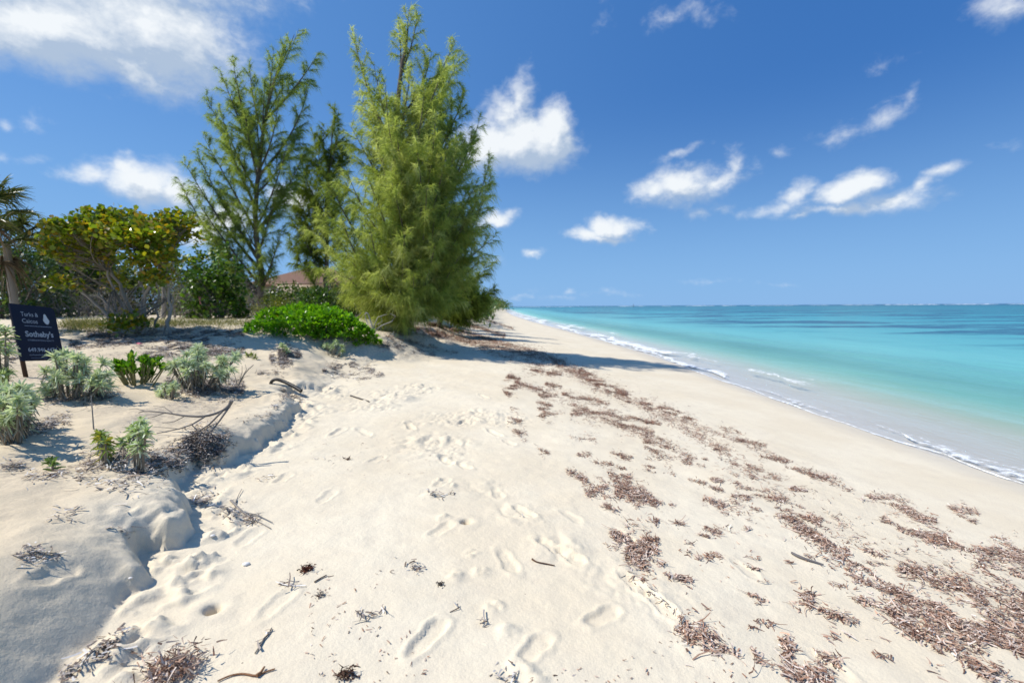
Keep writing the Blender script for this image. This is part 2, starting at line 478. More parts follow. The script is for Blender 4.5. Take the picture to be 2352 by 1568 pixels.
class MB:
    """collects quads"""

    def __init__(self):
        self.V, self.F, self.K, self.n = [], [], [], 0

    def add(self, V, F, col=(1, 1, 1)):
        V = np.asarray(V, float).reshape(-1, 3)
        self.V.append(V)
        self.F.append(np.asarray(F).reshape(-1, 4) + self.n)
        col = np.asarray(col, float)
        self.K.append(np.broadcast_to(col, V.shape) if col.ndim == 1 else col)
        self.n += len(V)

    def box(self, lo, hi, col=(1, 1, 1), frame=None):
        (x0, y0, z0), (x1, y1, z1) = lo, hi
        V = np.array([(x0, y0, z0), (x1, y0, z0), (x1, y1, z0), (x0, y1, z0), (x0, y0, z1), (x1, y0, z1), (x1, y1, z1), (x0, y1, z1)], float)
        if frame is not None:
            V = frame(V)
        self.add(V, [(0, 3, 2, 1), (4, 5, 6, 7), (0, 1, 5, 4), (1, 2, 6, 5), (2, 3, 7, 6), (3, 0, 4, 7)], col)

    def tube(self, pts, rad, sides=6, col=(1, 1, 1)):
        pts = np.asarray(pts, float)
        n = len(pts)
        rad = np.broadcast_to(np.asarray(rad, float), (n,))
        T = unit(np.gradient(pts, axis=0))
        ref = np.where(np.abs(T[:, 2:3]) > 0.9, np.array([[1., 0, 0]]), np.array([[0, 0, 1.]]))
        ref = np.broadcast_to(ref[n // 2], T.shape)
        A = unit(np.cross(T, ref))
        B = np.cross(T, A)
        th = np.arange(sides) * 2 * math.pi / sides
        V = pts[:, None] + rad[:, None, None] * (np.cos(th)[None, :, None] * A[:, None] + np.sin(th)[None, :, None] * B[:, None])
        i = np.arange(n - 1)[:, None] * sides + np.arange(sides)[None]
        j = np.arange(n - 1)[:, None] * sides + (np.arange(sides)[None] + 1) % sides
        F = np.stack([i, j, j + sides, i + sides], -1).reshape(-1, 4)
        self.add(V.reshape(-1, 3), F, col)
        for e, sgn in ((0, 1), (n - 1, -1)):   # caps
            c = np.vstack([V[e], pts[e][None]])
            k = np.arange(0, sides, 2)
            self.add(c, np.stack([np.full(len(k), sides), k, (k + 1) % sides, (k + 2) % sides], -1)[:, ::sgn], col)

    def ribbons(self, P, D, L, Wd, droop=0.0, seg=2, col=(1, 1, 1), flat=False, curve=0.0, taper=0.25):
        """N bent strips; droop bends them downwards, curve sideways"""
        N = len(P)
        P, D = np.asarray(P, float), unit(np.asarray(D, float))
        L = np.broadcast_to(np.asarray(L, float), (N,))
        Wd = np.broadcast_to(np.asarray(Wd, float), (N,))
        droop = np.broadcast_to(np.asarray(droop, float), (N,))
        curve = np.broadcast_to(np.asarray(curve, float), (N,))
        if flat:
            S = np.c_[-D[:, 1], D[:, 0], np.zeros(N)] + 0.35 * rng.normal(size=(N, 3)) * np.array([0, 0, 1])
        else:
            S = np.cross(D, rng.normal(size=(N, 3)))
        S = unit(S)
        t = np.linspace(0, 1, seg + 1)
        X = P[:, None] + D[:, None] * (L[:, None] * t)[..., None]
        X[..., 2] -= (droop * L)[:, None] * t ** 2
        X += S[:, None] * ((curve * L)[:, None] * (t * t))[..., None] if flat else 0
        wt = Wd[:, None] * (1 - (1 - taper) * t ** 1.5)[None]
        V = np.stack([X - S[:, None] * wt[..., None] / 2, X + S[:, None] * wt[..., None] / 2], 2)
        m = 2 * (seg + 1)
        b = (np.arange(N) * m)[:, None] + (np.arange(seg) * 2)[None]
        F = np.stack([b, b + 1, b + 3, b + 2], -1).reshape(-1, 4)
        col = np.asarray(col, float)
        if col.ndim == 2:
            col = np.repeat(col, m, 0)
        self.add(V.reshape(-1, 3), F, col)

    def leaves(self, P, D, U, L, Wd, fold=0.15, shape='oval', col=(1, 1, 1), bend=0.15):
        """N flat, slightly folded leaves of four quads"""
        N = len(P)
        P, D = np.asarray(P, float), unit(np.asarray(D, float))
        S = unit(np.cross(D, np.asarray(U, float) + 1e-3))
        Nn = np.cross(S, D)
        L = np.broadcast_to(np.asarray(L, float), (N,))[:, None]
        Wd = np.broadcast_to(np.asarray(Wd, float), (N,))[:, None]
        a, b = (0.30, 0.72)
        wa, wb = (0.9, 0.95) if shape == 'round' else ((0.55, 1.0) if shape == 'spoon' else (0.9, 0.75))
        up = lambda k: Nn * (L * k)
        pts = [P, P + D * L * a - up(fold * .3), P + D * L * b - up(fold * .3 + bend * .4), P + D * L - up(bend)]
        V = np.stack([pts[0], pts[1] - S * Wd / 2 * wa + up(fold * .3), pts[1], pts[1] + S * Wd / 2 * wa + up(fold * .3),
                      pts[2] - S * Wd / 2 * wb + up(fold * .2), pts[2], pts[2] + S * Wd / 2 * wb + up(fold * .2), pts[3]], 1)
        o = (np.arange(N) * 8)[:, None, None]
        F = (np.array([(0, 3, 2, 1), (1, 2, 5, 4), (2, 3, 6, 5), (4, 5, 6, 7)])[None] + o).reshape(-1, 4)
        col = np.asarray(col, float)
        if col.ndim == 2:
            col = np.repeat(col, 8, 0)
        self.add(V.reshape(-1, 3), F, col)

    def build(self, name, mat, parent=None, smooth=False):
        V, F, K = np.vstack(self.V), np.vstack(self.F), np.vstack(self.K)
        if parent is not None:
            V = V - np.array(parent.location)
        me = mesh_of(name, V, F, K, smooth)
        me.materials.append(mat)
        o = bpy.data.objects.new(name, me)
        C.objects.link(o)
        o.parent = parent
        return o


def thing(name, label, cat, loc, group=None):
    o = bpy.data.objects.new(name, None)
    o.empty_display_size = 0.2
    C.objects.link(o)
    o.location = tuple(float(v) for v in loc)
    return tag(o, label, cat, group)


def tag(o, label=None, cat=None, group=None, kind=None):
    for k, v in (('label', label), ('category', cat), ('group', group), ('kind', kind)):
        if v:
            o[k] = v
    return o


def simple(name, mb, mat, label, cat, loc, group=None, smooth=False):
    """a thing that is one mesh, with its origin at loc"""
    V, F, K = np.vstack(mb.V), np.vstack(mb.F), np.vstack(mb.K)
    me = mesh_of(name, V - np.asarray(loc), F, K, smooth)
    me.materials.append(mat)
    o = bpy.data.objects.new(name, me)
    o.location = tuple(float(v) for v in loc)
    C.objects.link(o)
    return tag(o, label, cat, group)


# ------------------------------------------------------------------ materials
def material(name):
    m = bpy.data.materials.new(name)
    m.use_nodes = True
    return m, NT(m.node_tree)


def leaf_material(name, rough=0.5, trans=0.3, spec=0.35, vary=0.25, scale=3.0):
    m, t = material(name)
    at_ = t.n('ShaderNodeAttribute', attribute_name='tint').outputs['Color']
    gx = t.n('ShaderNodeNewGeometry')
    nz_ = t.noise(gx.outputs['Position'], scale, 2.0)
    c = t.n('ShaderNodeHueSaturation', {'Color': at_, 'Value': t.math('MULTIPLY_ADD', nz_.outputs[0], 2 * vary, 1 - vary)}).outputs[0]
    p = t.n('ShaderNodeBsdfPrincipled', {'Base Color': c, 'Roughness': rough, 'Specular IOR Level': spec})
    tr = t.n('ShaderNodeBsdfTranslucent', {'Color': t.mix(1.0, c, (1.25, 1.3, 0.7), 'MULTIPLY')})
    mx = t.n('ShaderNodeMixShader', {0: trans, 1: p.outputs[0], 2: tr.outputs[0]})
    t.n('ShaderNodeOutputMaterial', {0: mx.outputs[0]})
    return m


def solid_material(name, rough=0.8, spec=0.3, vary=0.3, scale=8.0, stretch=(1, 1, 1), bump=0.0, bscale=40.0):
    """base colour from the mesh's own tint, with a grain"""
    m, t = material(name)
    at_ = t.n('ShaderNodeAttribute', attribute_name='tint').outputs['Color']
    pos = t.n('ShaderNodeTexCoord').outputs['Object']
    v = t.vmath('MULTIPLY', pos, stretch)
    nz_ = t.noise(v, scale, 4.0, 0.6)
    c = t.n('ShaderNodeHueSaturation', {'Color': at_, 'Value': t.math('MULTIPLY_ADD', nz_.outputs[0], 2 * vary, 1 - vary)}).outputs[0]
    p = t.n('ShaderNodeBsdfPrincipled', {'Base Color': c, 'Roughness': rough, 'Specular IOR Level': spec})
    if bump:
        b = t.n('ShaderNodeBump', {'Strength': bump, 'Distance': 0.02, 'Height': t.noise(v, bscale, 3.0).outputs[0]})
        t.set(p, 'Normal', b.outputs[0])
    t.n('ShaderNodeOutputMaterial', {0: p.outputs[0]})
    return m


M_needle = leaf_material('casuarina_needles', 0.8, 0.56, 0.05, 0.22, 0.9)
M_leaf = leaf_material('broad_leaves', 0.38, 0.28, 0.45, 0.25, 1.2)
M_gloss = leaf_material('glossy_leaves', 0.30, 0.42, 0.5, 0.2, 2.0)
M_silver = leaf_material('silver_leaves', 0.7, 0.35, 0.2, 0.15, 4.0)
M_bark = solid_material('bark', 0.9, 0.15, 0.35, 7.0, (1, 1, 0.25), 0.6, 30)
M_dry = solid_material('dry_wood', 0.9, 0.15, 0.3, 20.0)
M_weed = solid_material('seaweed', 0.75, 0.25, 0.25, 30.0)
M_roof = solid_material('roof_tiles', 0.85, 0.2, 0.25, 3.0)
M_plain = solid_material('painted', 0.6, 0.3, 0.08, 3.0)
M_rubber = solid_material('black_rubber', 0.5, 0.4, 0.25, 25.0)
M_sign = solid_material('sign_panel', 0.5, 0.25, 0.06, 4.0)


def sand_material():
    m, t = material('coral_sand')
    pos = t.n('ShaderNodeNewGeometry').outputs['Position']
    wet = t.n('ShaderNodeAttribute', attribute_name='wet').outputs['Fac']
    dune = t.n('ShaderNodeAttribute', attribute_name='dune').outputs['Fac']
    under = t.n('ShaderNodeAttribute', attribute_name='litter').outputs['Fac']
    n1 = t.noise(pos, 0.9, 5.0, 0.6).outputs[0]
    n2 = t.noise(pos, 7.0, 4.0, 0.65).outputs[0]
    n3 = t.noise(pos, 170.0, 2.0, 0.6).outputs[0]
    c = t.mix(t.smooth(n1, 0.35, 0.68), (0.73, 0.63, 0.46), (0.785, 0.695, 0.525))
    c = t.mix(t.math('MULTIPLY', t.smooth(n2, 0.4, 0.75), 0.35), c, (0.64, 0.55, 0.42))
    c = t.mix(t.math('MULTIPLY', dune, 0.8), c, (0.63, 0.515, 0.35))
    c = t.mix(t.smooth(n3, 0.3, 0.8, 0.0, 0.22), c, (0.42, 0.36, 0.29))
    # scattered dark grains and crumbs of weed
    vo = t.n('ShaderNodeTexVoronoi', {'Vector': pos, 'Scale': 14.0, 'Randomness': 1.0})
    pick = t.math('GREATER_THAN', t.n('ShaderNodeSeparateColor', {0: vo.outputs['Color']}).outputs[0], 0.80)
    spot = t.math('MULTIPLY', t.math('LESS_THAN', vo.outputs['Distance'], 0.055), pick)
    spot = t.math('MULTIPLY', spot, t.smooth(t.noise(pos, 0.7, 3.0).outputs[0], 0.42, 0.60))
    c = t.mix(t.math('MULTIPLY', spot, t.math('MULTIPLY_ADD', wet, -0.8, 0.8)), c, (0.13, 0.085, 0.06))
    # a dusting of fine debris where litter lies, and thin grass soil inland
    c = t.mix(t.math('MULTIPLY', under, t.smooth(t.noise(pos, 22.0, 5.0, 0.7).outputs[0], 0.40, 0.62)), c, (0.27, 0.225, 0.185))
    c = t.mix(t.math('MULTIPLY', wet, 0.85), c, (0.44, 0.40, 0.335))
    rg = t.math('MULTIPLY_ADD', wet, -0.50, 0.92)
    p = t.n('ShaderNodeBsdfPrincipled', {'Base Color': c, 'Roughness': rg, 'Specular IOR Level': t.math('MULTIPLY_ADD', wet, 0.22, 0.15)})
    h = t.math('ADD', t.math('MULTIPLY', t.noise(pos, 34.0, 5.0, 0.65).outputs[0], 1.0), t.math('MULTIPLY', n3, 0.18))
    b = t.n('ShaderNodeBump', {'Strength': t.math('MULTIPLY_ADD', wet, -0.28, 0.32), 'Distance': 0.02, 'Height': h})
    t.set(p, 'Normal', b.outputs[0])
    t.n('ShaderNodeOutputMaterial', {0: p.outputs[0]})
    return m


# ------------------------------------------------------------------ the beach: one sheet to the horizon
def axis(lo, hi, fine, far_lo, far_hi, grow):
    mid = np.arange(lo, hi, fine)
    a, st, out = lo, fine, []
    while a > far_lo:
        st *= grow
        a -= st
        out.append(a)
    b, st, out2 = mid[-1], fine, []
    while b < far_hi:
        st *= grow
        b += st
        out2.append(b)
    return np.array(out[::-1] + list(mid) + out2)


gx = axis(-3.3, 3.2, 0.0135, -6000, 400, 1.026)
ys = [1.3]
while ys[-1] < 9000:
    y0 = ys[-1]
    ys.append(y0 + max(0.0125, 0.0052 * y0 if y0 < 60 else 0.02 * y0))
yb = [1.3]
while yb[-1] > -300:
    yb.append(yb[-1] - 0.02 - 0.12 * (1.3 - yb[-1]))
gy = np.array(yb[:0:-1] + ys)
GX, GY = np.meshgrid(gx, gy)
SD = scarp_sd(GX, GY)
GZ = base_z(GX, GY) + dune_add(GX, GY, SD) + 0.05 * fbm(GX * 0.55, GY * 0.55, 3, 3) * sstep(SD, 0.2, 1.5)
near = (np.abs(GX) < 30) & (GY < 40) & (GY > -3)
dz = np.zeros(GX.shape)
dz[near] = detail_z(GX[near], GY[near], SD[near])
GZ += dz
S_ = shore(GY) - GX
wl = 0.42 + 0.35 * fbm(GX * 0.3, GY * 0.3, 77, 3) + 0.3 * sstep(GY, 12, 20)
wet = 0.42 * (1 - sstep(S_, wl * 0.5, wl * 1.6 + 0.1)) + 0.58 * (1 - sstep(S_, -0.1, 0.22))
dune = sstep(SD, -0.1, 0.6) * (1 - 0.5 * sstep(GY, 6, 12))
lit_m = sstep(SD, 0.3, 1.2) * sstep(fbm(GX * 0.6, GY * 1.1, 88, 4), -0.02, 0.4) * 0.75
lit_m = np.maximum(lit_m, 0.5 * sstep(GY, 8, 11) * sstep(SD, -1.2, 1.0) * sstep(fbm(GX * 0.8, GY * 0.5, 89, 4), -0.05, 0.3))
nx, ny = len(gx), len(gy)
I = np.arange(ny - 1)[:, None] * nx + np.arange(nx - 1)[None]
F = np.stack([I, I + 1, I + nx + 1, I + nx], -1).reshape(-1, 4)
me = mesh_of('beach', np.stack([GX, GY, GZ], -1).reshape(-1, 3), F, None, True,
             {'wet': wet.ravel(), 'dune': dune.ravel(), 'litter': lit_m.ravel()})
me.materials.append(sand_material())
beach = bpy.data.objects.new('beach', me)
C.objects.link(beach)
tag(beach, kind='structure')


def on_mesh(x, y):
    """height of the beach sheet itself"""
    x, y = np.asarray(x, float), np.asarray(y, float)
    i = np.clip(np.searchsorted(gx, x) - 1, 0, len(gx) - 2)
    j = np.clip(np.searchsorted(gy, y) - 1, 0, len(gy) - 2)
    u = np.clip((x - gx[i]) / (gx[i + 1] - gx[i]), 0, 1)
    v = np.clip((y - gy[j]) / (gy[j + 1] - gy[j]), 0, 1)
    return (GZ[j, i] * (1 - u) + GZ[j, i + 1] * u) * (1 - v) + (GZ[j + 1, i] * (1 - u) + GZ[j + 1, i + 1] * u) * v


full_z = coarse_z = on_mesh


def G(px, py):
    return ground_of(on_mesh, px, py, 400.0, 420)


GF = G

# ------------------------------------------------------------------ the sea
def water_material():
    m, t = material('lagoon_water')
    pos = t.n('ShaderNodeNewGeometry').outputs['Position']
    off = t.n('ShaderNodeAttribute', attribute_name='offshore').outputs['Fac']
    lw = t.math('MULTIPLY', t.math('LOGARITHM', t.math('MAXIMUM', off, 0.1), 10.0), 0.25)   # 1 m -> 0, 10 m -> .25, 100 m -> .5, 1 km -> .75
    wob = t.math('MULTIPLY_ADD', t.math('SUBTRACT', t.noise(t.vmath('MULTIPLY', pos, (0.10, 0.035, 1)), 1.0, 4.0, 0.6).outputs[0], 0.5), 0.10, lw)
    offw = t.math('MULTIPLY_ADD', t.math('SUBTRACT', t.noise(t.vmath('MULTIPLY', pos, (0.5, 0.16, 1)), 1.0, 4.0, 0.6).outputs[0], 0.5), t.math('MULTIPLY', off, 0.35), off)
    c = t.ramp(wob, [(0.0, (0.20, 0.50, 0.44)), (0.20, (0.19, 0.50, 0.45)), (0.27, (0.145, 0.445, 0.43)), (0.36, (0.085, 0.355, 0.38)), (0.45, (0.045, 0.29, 0.335)),
                     (0.53, (0.030, 0.245, 0.285)), (0.66, (0.014, 0.16, 0.20)), (0.785, (0.008, 0.09, 0.15)), (0.80, (0.012, 0.075, 0.17))])
    # sea grass beds
    mp = t.vmath('MULTIPLY', pos, (0.018, 0.060, 1.0))
    gn = t.noise(mp, 1.6, 4.0, 0.62).outputs[0]
    band = t.math('MULTIPLY', t.smooth(wob, 0.27, 0.36), t.math('SUBTRACT', 1.0, t.smooth(wob, 0.52, 0.64)))
    c = t.mix(t.math('MULTIPLY', t.smooth(gn, 0.45, 0.56), t.math('MULTIPLY', band, 0.9)), c, (0.014, 0.085, 0.15))
    mp2 = t.vmath('MULTIPLY', pos, (0.002, 0.009, 1.0))
    c = t.mix(t.math('MULTIPLY', t.smooth(t.noise(mp2, 2.2, 4.0, 0.6).outputs[0], 0.48, 0.66), t.math('MULTIPLY', t.smooth(wob, 0.5, 0.6), 0.5)), c, (0.016, 0.14, 0.24))
    p = t.n('ShaderNodeBsdfPrincipled', {'Base Color': c, 'Roughness': 0.25, 'Specular IOR Level': 0.07, 'IOR': 1.33})
    d = t.vmath('LENGTH', pos)
    w1 = t.noise(t.vmath('MULTIPLY', pos, (1.6, 0.55, 1.0)), 1.0, 5.0, 0.6).outputs[0]
    w2 = t.noise(t.vmath('MULTIPLY', pos, (9.0, 5.0, 1.0)), 1.0, 3.0, 0.55).outputs[0]
    hgt = t.math('ADD', t.math('MULTIPLY', w1, 0.30), t.math('MULTIPLY', w2, 0.045))
    b = t.n('ShaderNodeBump', {'Strength': 0.55, 'Distance': 0.5, 'Height': hgt})
    t.set(p, 'Normal', b.outputs[0])
    o20 = t.math('MULTIPLY', offw, 0.05)
    tr = t.n('ShaderNodeBsdfTransparent', {'Color': t.ramp(o20,
             [(0.0, (1, 1, 1)), (0.10, (0.96, 0.975, 0.95)), (0.165, (0.86, 0.94, 0.88)), (0.25, (0.64, 0.85, 0.81)), (0.40, (0.34, 0.56, 0.56)), (0.60, (0.10, 0.18, 0.18)), (0.80, (0, 0, 0))])})
    back = t.ramp(o20, [(0.0, (0.0,) * 3), (0.10, (0.03,) * 3), (0.165, (0.12,) * 3), (0.25, (0.34,) * 3), (0.40, (0.78,) * 3), (0.60, (1.0,) * 3), (0.80, (1, 1, 1))])
    t.set(p, 'Base Color', t.mix(1.0, c, back, 'MULTIPLY'))
    mx = t.n('ShaderNodeAddShader', {0: tr.outputs[0], 1: p.outputs[0]})
    t.n('ShaderNodeOutputMaterial', {0: mx.outputs[0]})
    return m


oo = [-0.9]
while oo[-1] < 20000:
    oo.append(oo[-1] + max(0.06, 0.012 * abs(oo[-1]) if oo[-1] < 100 else 0.07 * oo[-1]))
yy = [-12.0]
while yy[-1] < 30000:
    yy.append(yy[-1] + max(0.12, 0.012 * abs(yy[-1]) if yy[-1] < 100 else 0.07 * yy[-1]))
yy = [-20000, -6000, -2000, -600, -200, -80, -35, -18] + yy
OO, YY = np.meshgrid(oo, yy)


def sea_z(o, y):
    z = 0.012 + 0.05 * sstep(o, 1.5, 6) * fbm(o * 0.45, y * 0.16, 131, 3) + 0.012 * fbm(o * 2.2, y * 0.9, 141, 2) * sstep(o, -0.4, 1.0)
    # low wavelets rolling in
    for o0, amp, wd, sd_ in ((3.1, 0.06, 0.42, 5), (5.2, 0.05, 0.6, 6), (9.0, 0.05, 0.9, 8)):
        oc = o0 + 1.3 * vnoise(y * 0.11, 0 * y, sd_)
        z = z + amp * np.exp(-((o - oc) / wd) ** 2) * sstep(vnoise(y * 0.12 + 3.1, 0 * y, sd_ + 20), -0.25, 0.2) * (y < 120)
    return z * (np.abs(y) < 500)


XX = shore(YY) + OO
ZZ = np.where(YY < 600, sea_z(OO, YY), 0.0)
nx, ny = len(oo), len(yy)
I = np.arange(ny - 1)[:, None] * nx + np.arange(nx - 1)[None]
F = np.stack([I, I + 1, I + nx + 1, I + nx], -1).reshape(-1, 4)
me = mesh_of('sea', np.stack([XX, YY, ZZ], -1).reshape(-1, 3), F, None, True, {'offshore': OO.ravel()})
me.materials.append(water_material())
sea = bpy.data.objects.new('sea', me)
C.objects.link(sea)
tag(sea, kind='structure')


# foam along the water's edge and on the small breakers
def foam_material():
    m, t = material('sea_foam')
    pos = t.n('ShaderNodeNewGeometry').outputs['Position']
    e = t.n('ShaderNodeAttribute', attribute_name='edge').outputs['Fac']
    n1 = t.noise(pos, 9.0, 4.0, 0.65).outputs[0]
    n2 = t.n('ShaderNodeTexVoronoi', {'Vector': pos, 'Scale': 16.0}).outputs['Distance']
    cover = t.math('ADD', e, t.math('MULTIPLY_ADD', n1, 2.2, -1.2))
    cover = t.math('MULTIPLY_ADD', n2, 0.25, cover)
    al = t.smooth(cover, 0.40, 0.95)
    p = t.n('ShaderNodeBsdfPrincipled', {'Base Color': (0.82, 0.84, 0.84, 1), 'Roughness': 0.7, 'Specular IOR Level': 0.25})
    b = t.n('ShaderNodeBump', {'Strength': 0.6, 'Distance': 0.03, 'Height': t.noise(pos, 40.0, 4.0).outputs[0]})
    t.set(p, 'Normal', b.outputs[0])
    tr = t.n('ShaderNodeBsdfTransparent')
    mx = t.n('ShaderNodeMixShader', {0: al, 1: tr.outputs[0], 2: p.outputs[0]})
    t.n('ShaderNodeOutputMaterial', {0: mx.outputs[0]})
    return m


fv, ff, fe, fn = [], [], [], 0


def foam_strip(y0, y1, off, width, height, wob, seed, gaps=0.0, dens=1.0, step=0.05):
    global fn
    y = [y0]
    while y[-1] < y1:
        y.append(y[-1] + max(step, 0.006 * y[-1]))
    y = np.array(y)
    o = off + wob * fbm(y * 0.35, 0 * y, seed, 4, 0.55)
    wd = width * (0.75 + 1.1 * fbm(y * 1.1, 0 * y, seed + 9, 3)) * (1 + y / 60)
    m = np.ones(y.shape) if gaps <= 0 else sstep(fbm(y * 0.28, 0 * y, seed + 17, 2), gaps - 0.4, gaps - 0.2)
    m = m * sstep(y - y0, 0, 0.8) * sstep(y1 - y, 0, 0.8)
    K = 9
    u = np.linspace(-1, 1, K)
    Y = np.repeat(y[:, None], K, 1)
    O = o[:, None] + u[None] * np.maximum(wd, 0.03)[:, None] / 2 * np.where(u > 0, 1.35, 0.75)[None]
    X = shore(Y) + O
    gz = np.maximum(full_z(X, Y), sea_z(O, Y))
    Z = gz + 0.006 + height * np.maximum(1 - u ** 2, 0)[None] * (0.6 + 1.2 * np.maximum(fbm(Y * 5, O * 7, seed, 3), -0.4)) * m[:, None]
    e = (1 - np.abs(u) ** 2.2)[None] * m[:, None] * dens
    fv.append(np.stack([X, Y, Z], -1).reshape(-1, 3))
    fe.append(e.ravel())
    n = len(y)
    I = np.arange(n - 1)[:, None] * K + np.arange(K - 1)[None]
    ff.append(np.stack([I, I + 1, I + K + 1, I + K], -1).reshape(-1, 4) + fn)
    fn += n * K


EDGE = dict(wob=0.30, seed=201)
foam_strip(2, 300, -0.04, 0.075, 0.02, gaps=0.0, dens=0.95, **EDGE)
foam_strip(2, 30, 0.25, 0.30, 0.006, 0.45, 203, gaps=0.3, dens=0.55)
foam_strip(3.5, 8.5, 0.3, 0.30, 0.02, 0.4, 207, gaps=0.25, dens=0.7)
foam_strip(13, 40, 0.25, 0.5, 0.03, 0.5, 205, gaps=0.0, dens=0.9)
foam_strip(20, 140, 0.6, 0.85, 0.06, 0.9, 206, gaps=0.02, dens=0.9)
foam_strip(34, 200, 2.2, 0.7, 0.06, 1.2, 211, gaps=0.2, dens=0.85)
foam_strip(11.8, 16.0, 1.75, 0.5, 0.03, 0.45, 208, gaps=-0.5, dens=0.62)
foam_strip(8.6, 14, 2.4, 0.2, 0.02, 0.5, 209, gaps=0.3, dens=0.55)
foam_strip(17, 26, 1.3, 0.35, 0.03, 0.8, 214, gaps=0.2, dens=0.6)
V_ = np.vstack(fv)
me = mesh_of('sea_foam', V_, np.vstack(ff), None, True, {'edge': np.concatenate(fe)})
M_foam = foam_material()
me.materials.append(M_foam)
foam = bpy.data.objects.new('sea_foam', me)
C.objects.link(foam)
tag(foam, kind='stuff')

# surf breaking on the far reef: long low ridges of white water
mb = MB()
for px0, px1, dist, hgt in ((1150, 1330, 1500, 1.0), (1420, 1480, 1650, 1.3), (1520, 1540, 1650, 1.5), (1575, 1640, 1650, 1.8), (1655, 1690, 1600, 1.6), (1720, 1830, 1600, 1.5),
                            (1860, 1900, 1500, 1.3), (1930, 2010, 1500, 1.6), (2030, 2155, 1450, 2.6), (2165, 2290, 1450, 2.4), (2310, 2420, 1450, 2.0)):
    n = max(int((px1 - px0) / 3), 6)
    px = np.linspace(px0, px1, n)
    r = ray(px, np.full(n, 700.0)) * dist
    hh = 0.52 * hgt * (0.25 + 1.6 * np.abs(fbm(px * 0.11, 0 * px, 5, 3))) * np.sin(np.linspace(0.15, math.pi - 0.15, n)) ** 0.4
    pts = np.stack([r[:, 0], r[:, 1], np.full(n, 0.0)], -1)
    K = 5
    ang = np.linspace(0, math.pi, K)
    V = np.stack([np.stack([pts[:, 0], pts[:, 1] - np.cos(a) * 6, hh * np.sin(a)], -1) for a in ang], 1)
    I = np.arange(n - 1)[:, None] * K + np.arange(K - 1)[None]
    mb.add(V.reshape(-1, 3), np.stack([I, I + K, I + K + 1, I + 1], -1).reshape(-1, 4), (0.82, 0.85, 0.87))
surf = mb.build('reef_surf', M_plain)
tag(surf, kind='stuff')

# ------------------------------------------------------------------ casuarinas
def bez(a, b, c, n):
    t = np.linspace(0, 1, n)[:, None]
    return a * (1 - t) ** 2 + 2 * b * t * (1 - t) + c * t ** 2


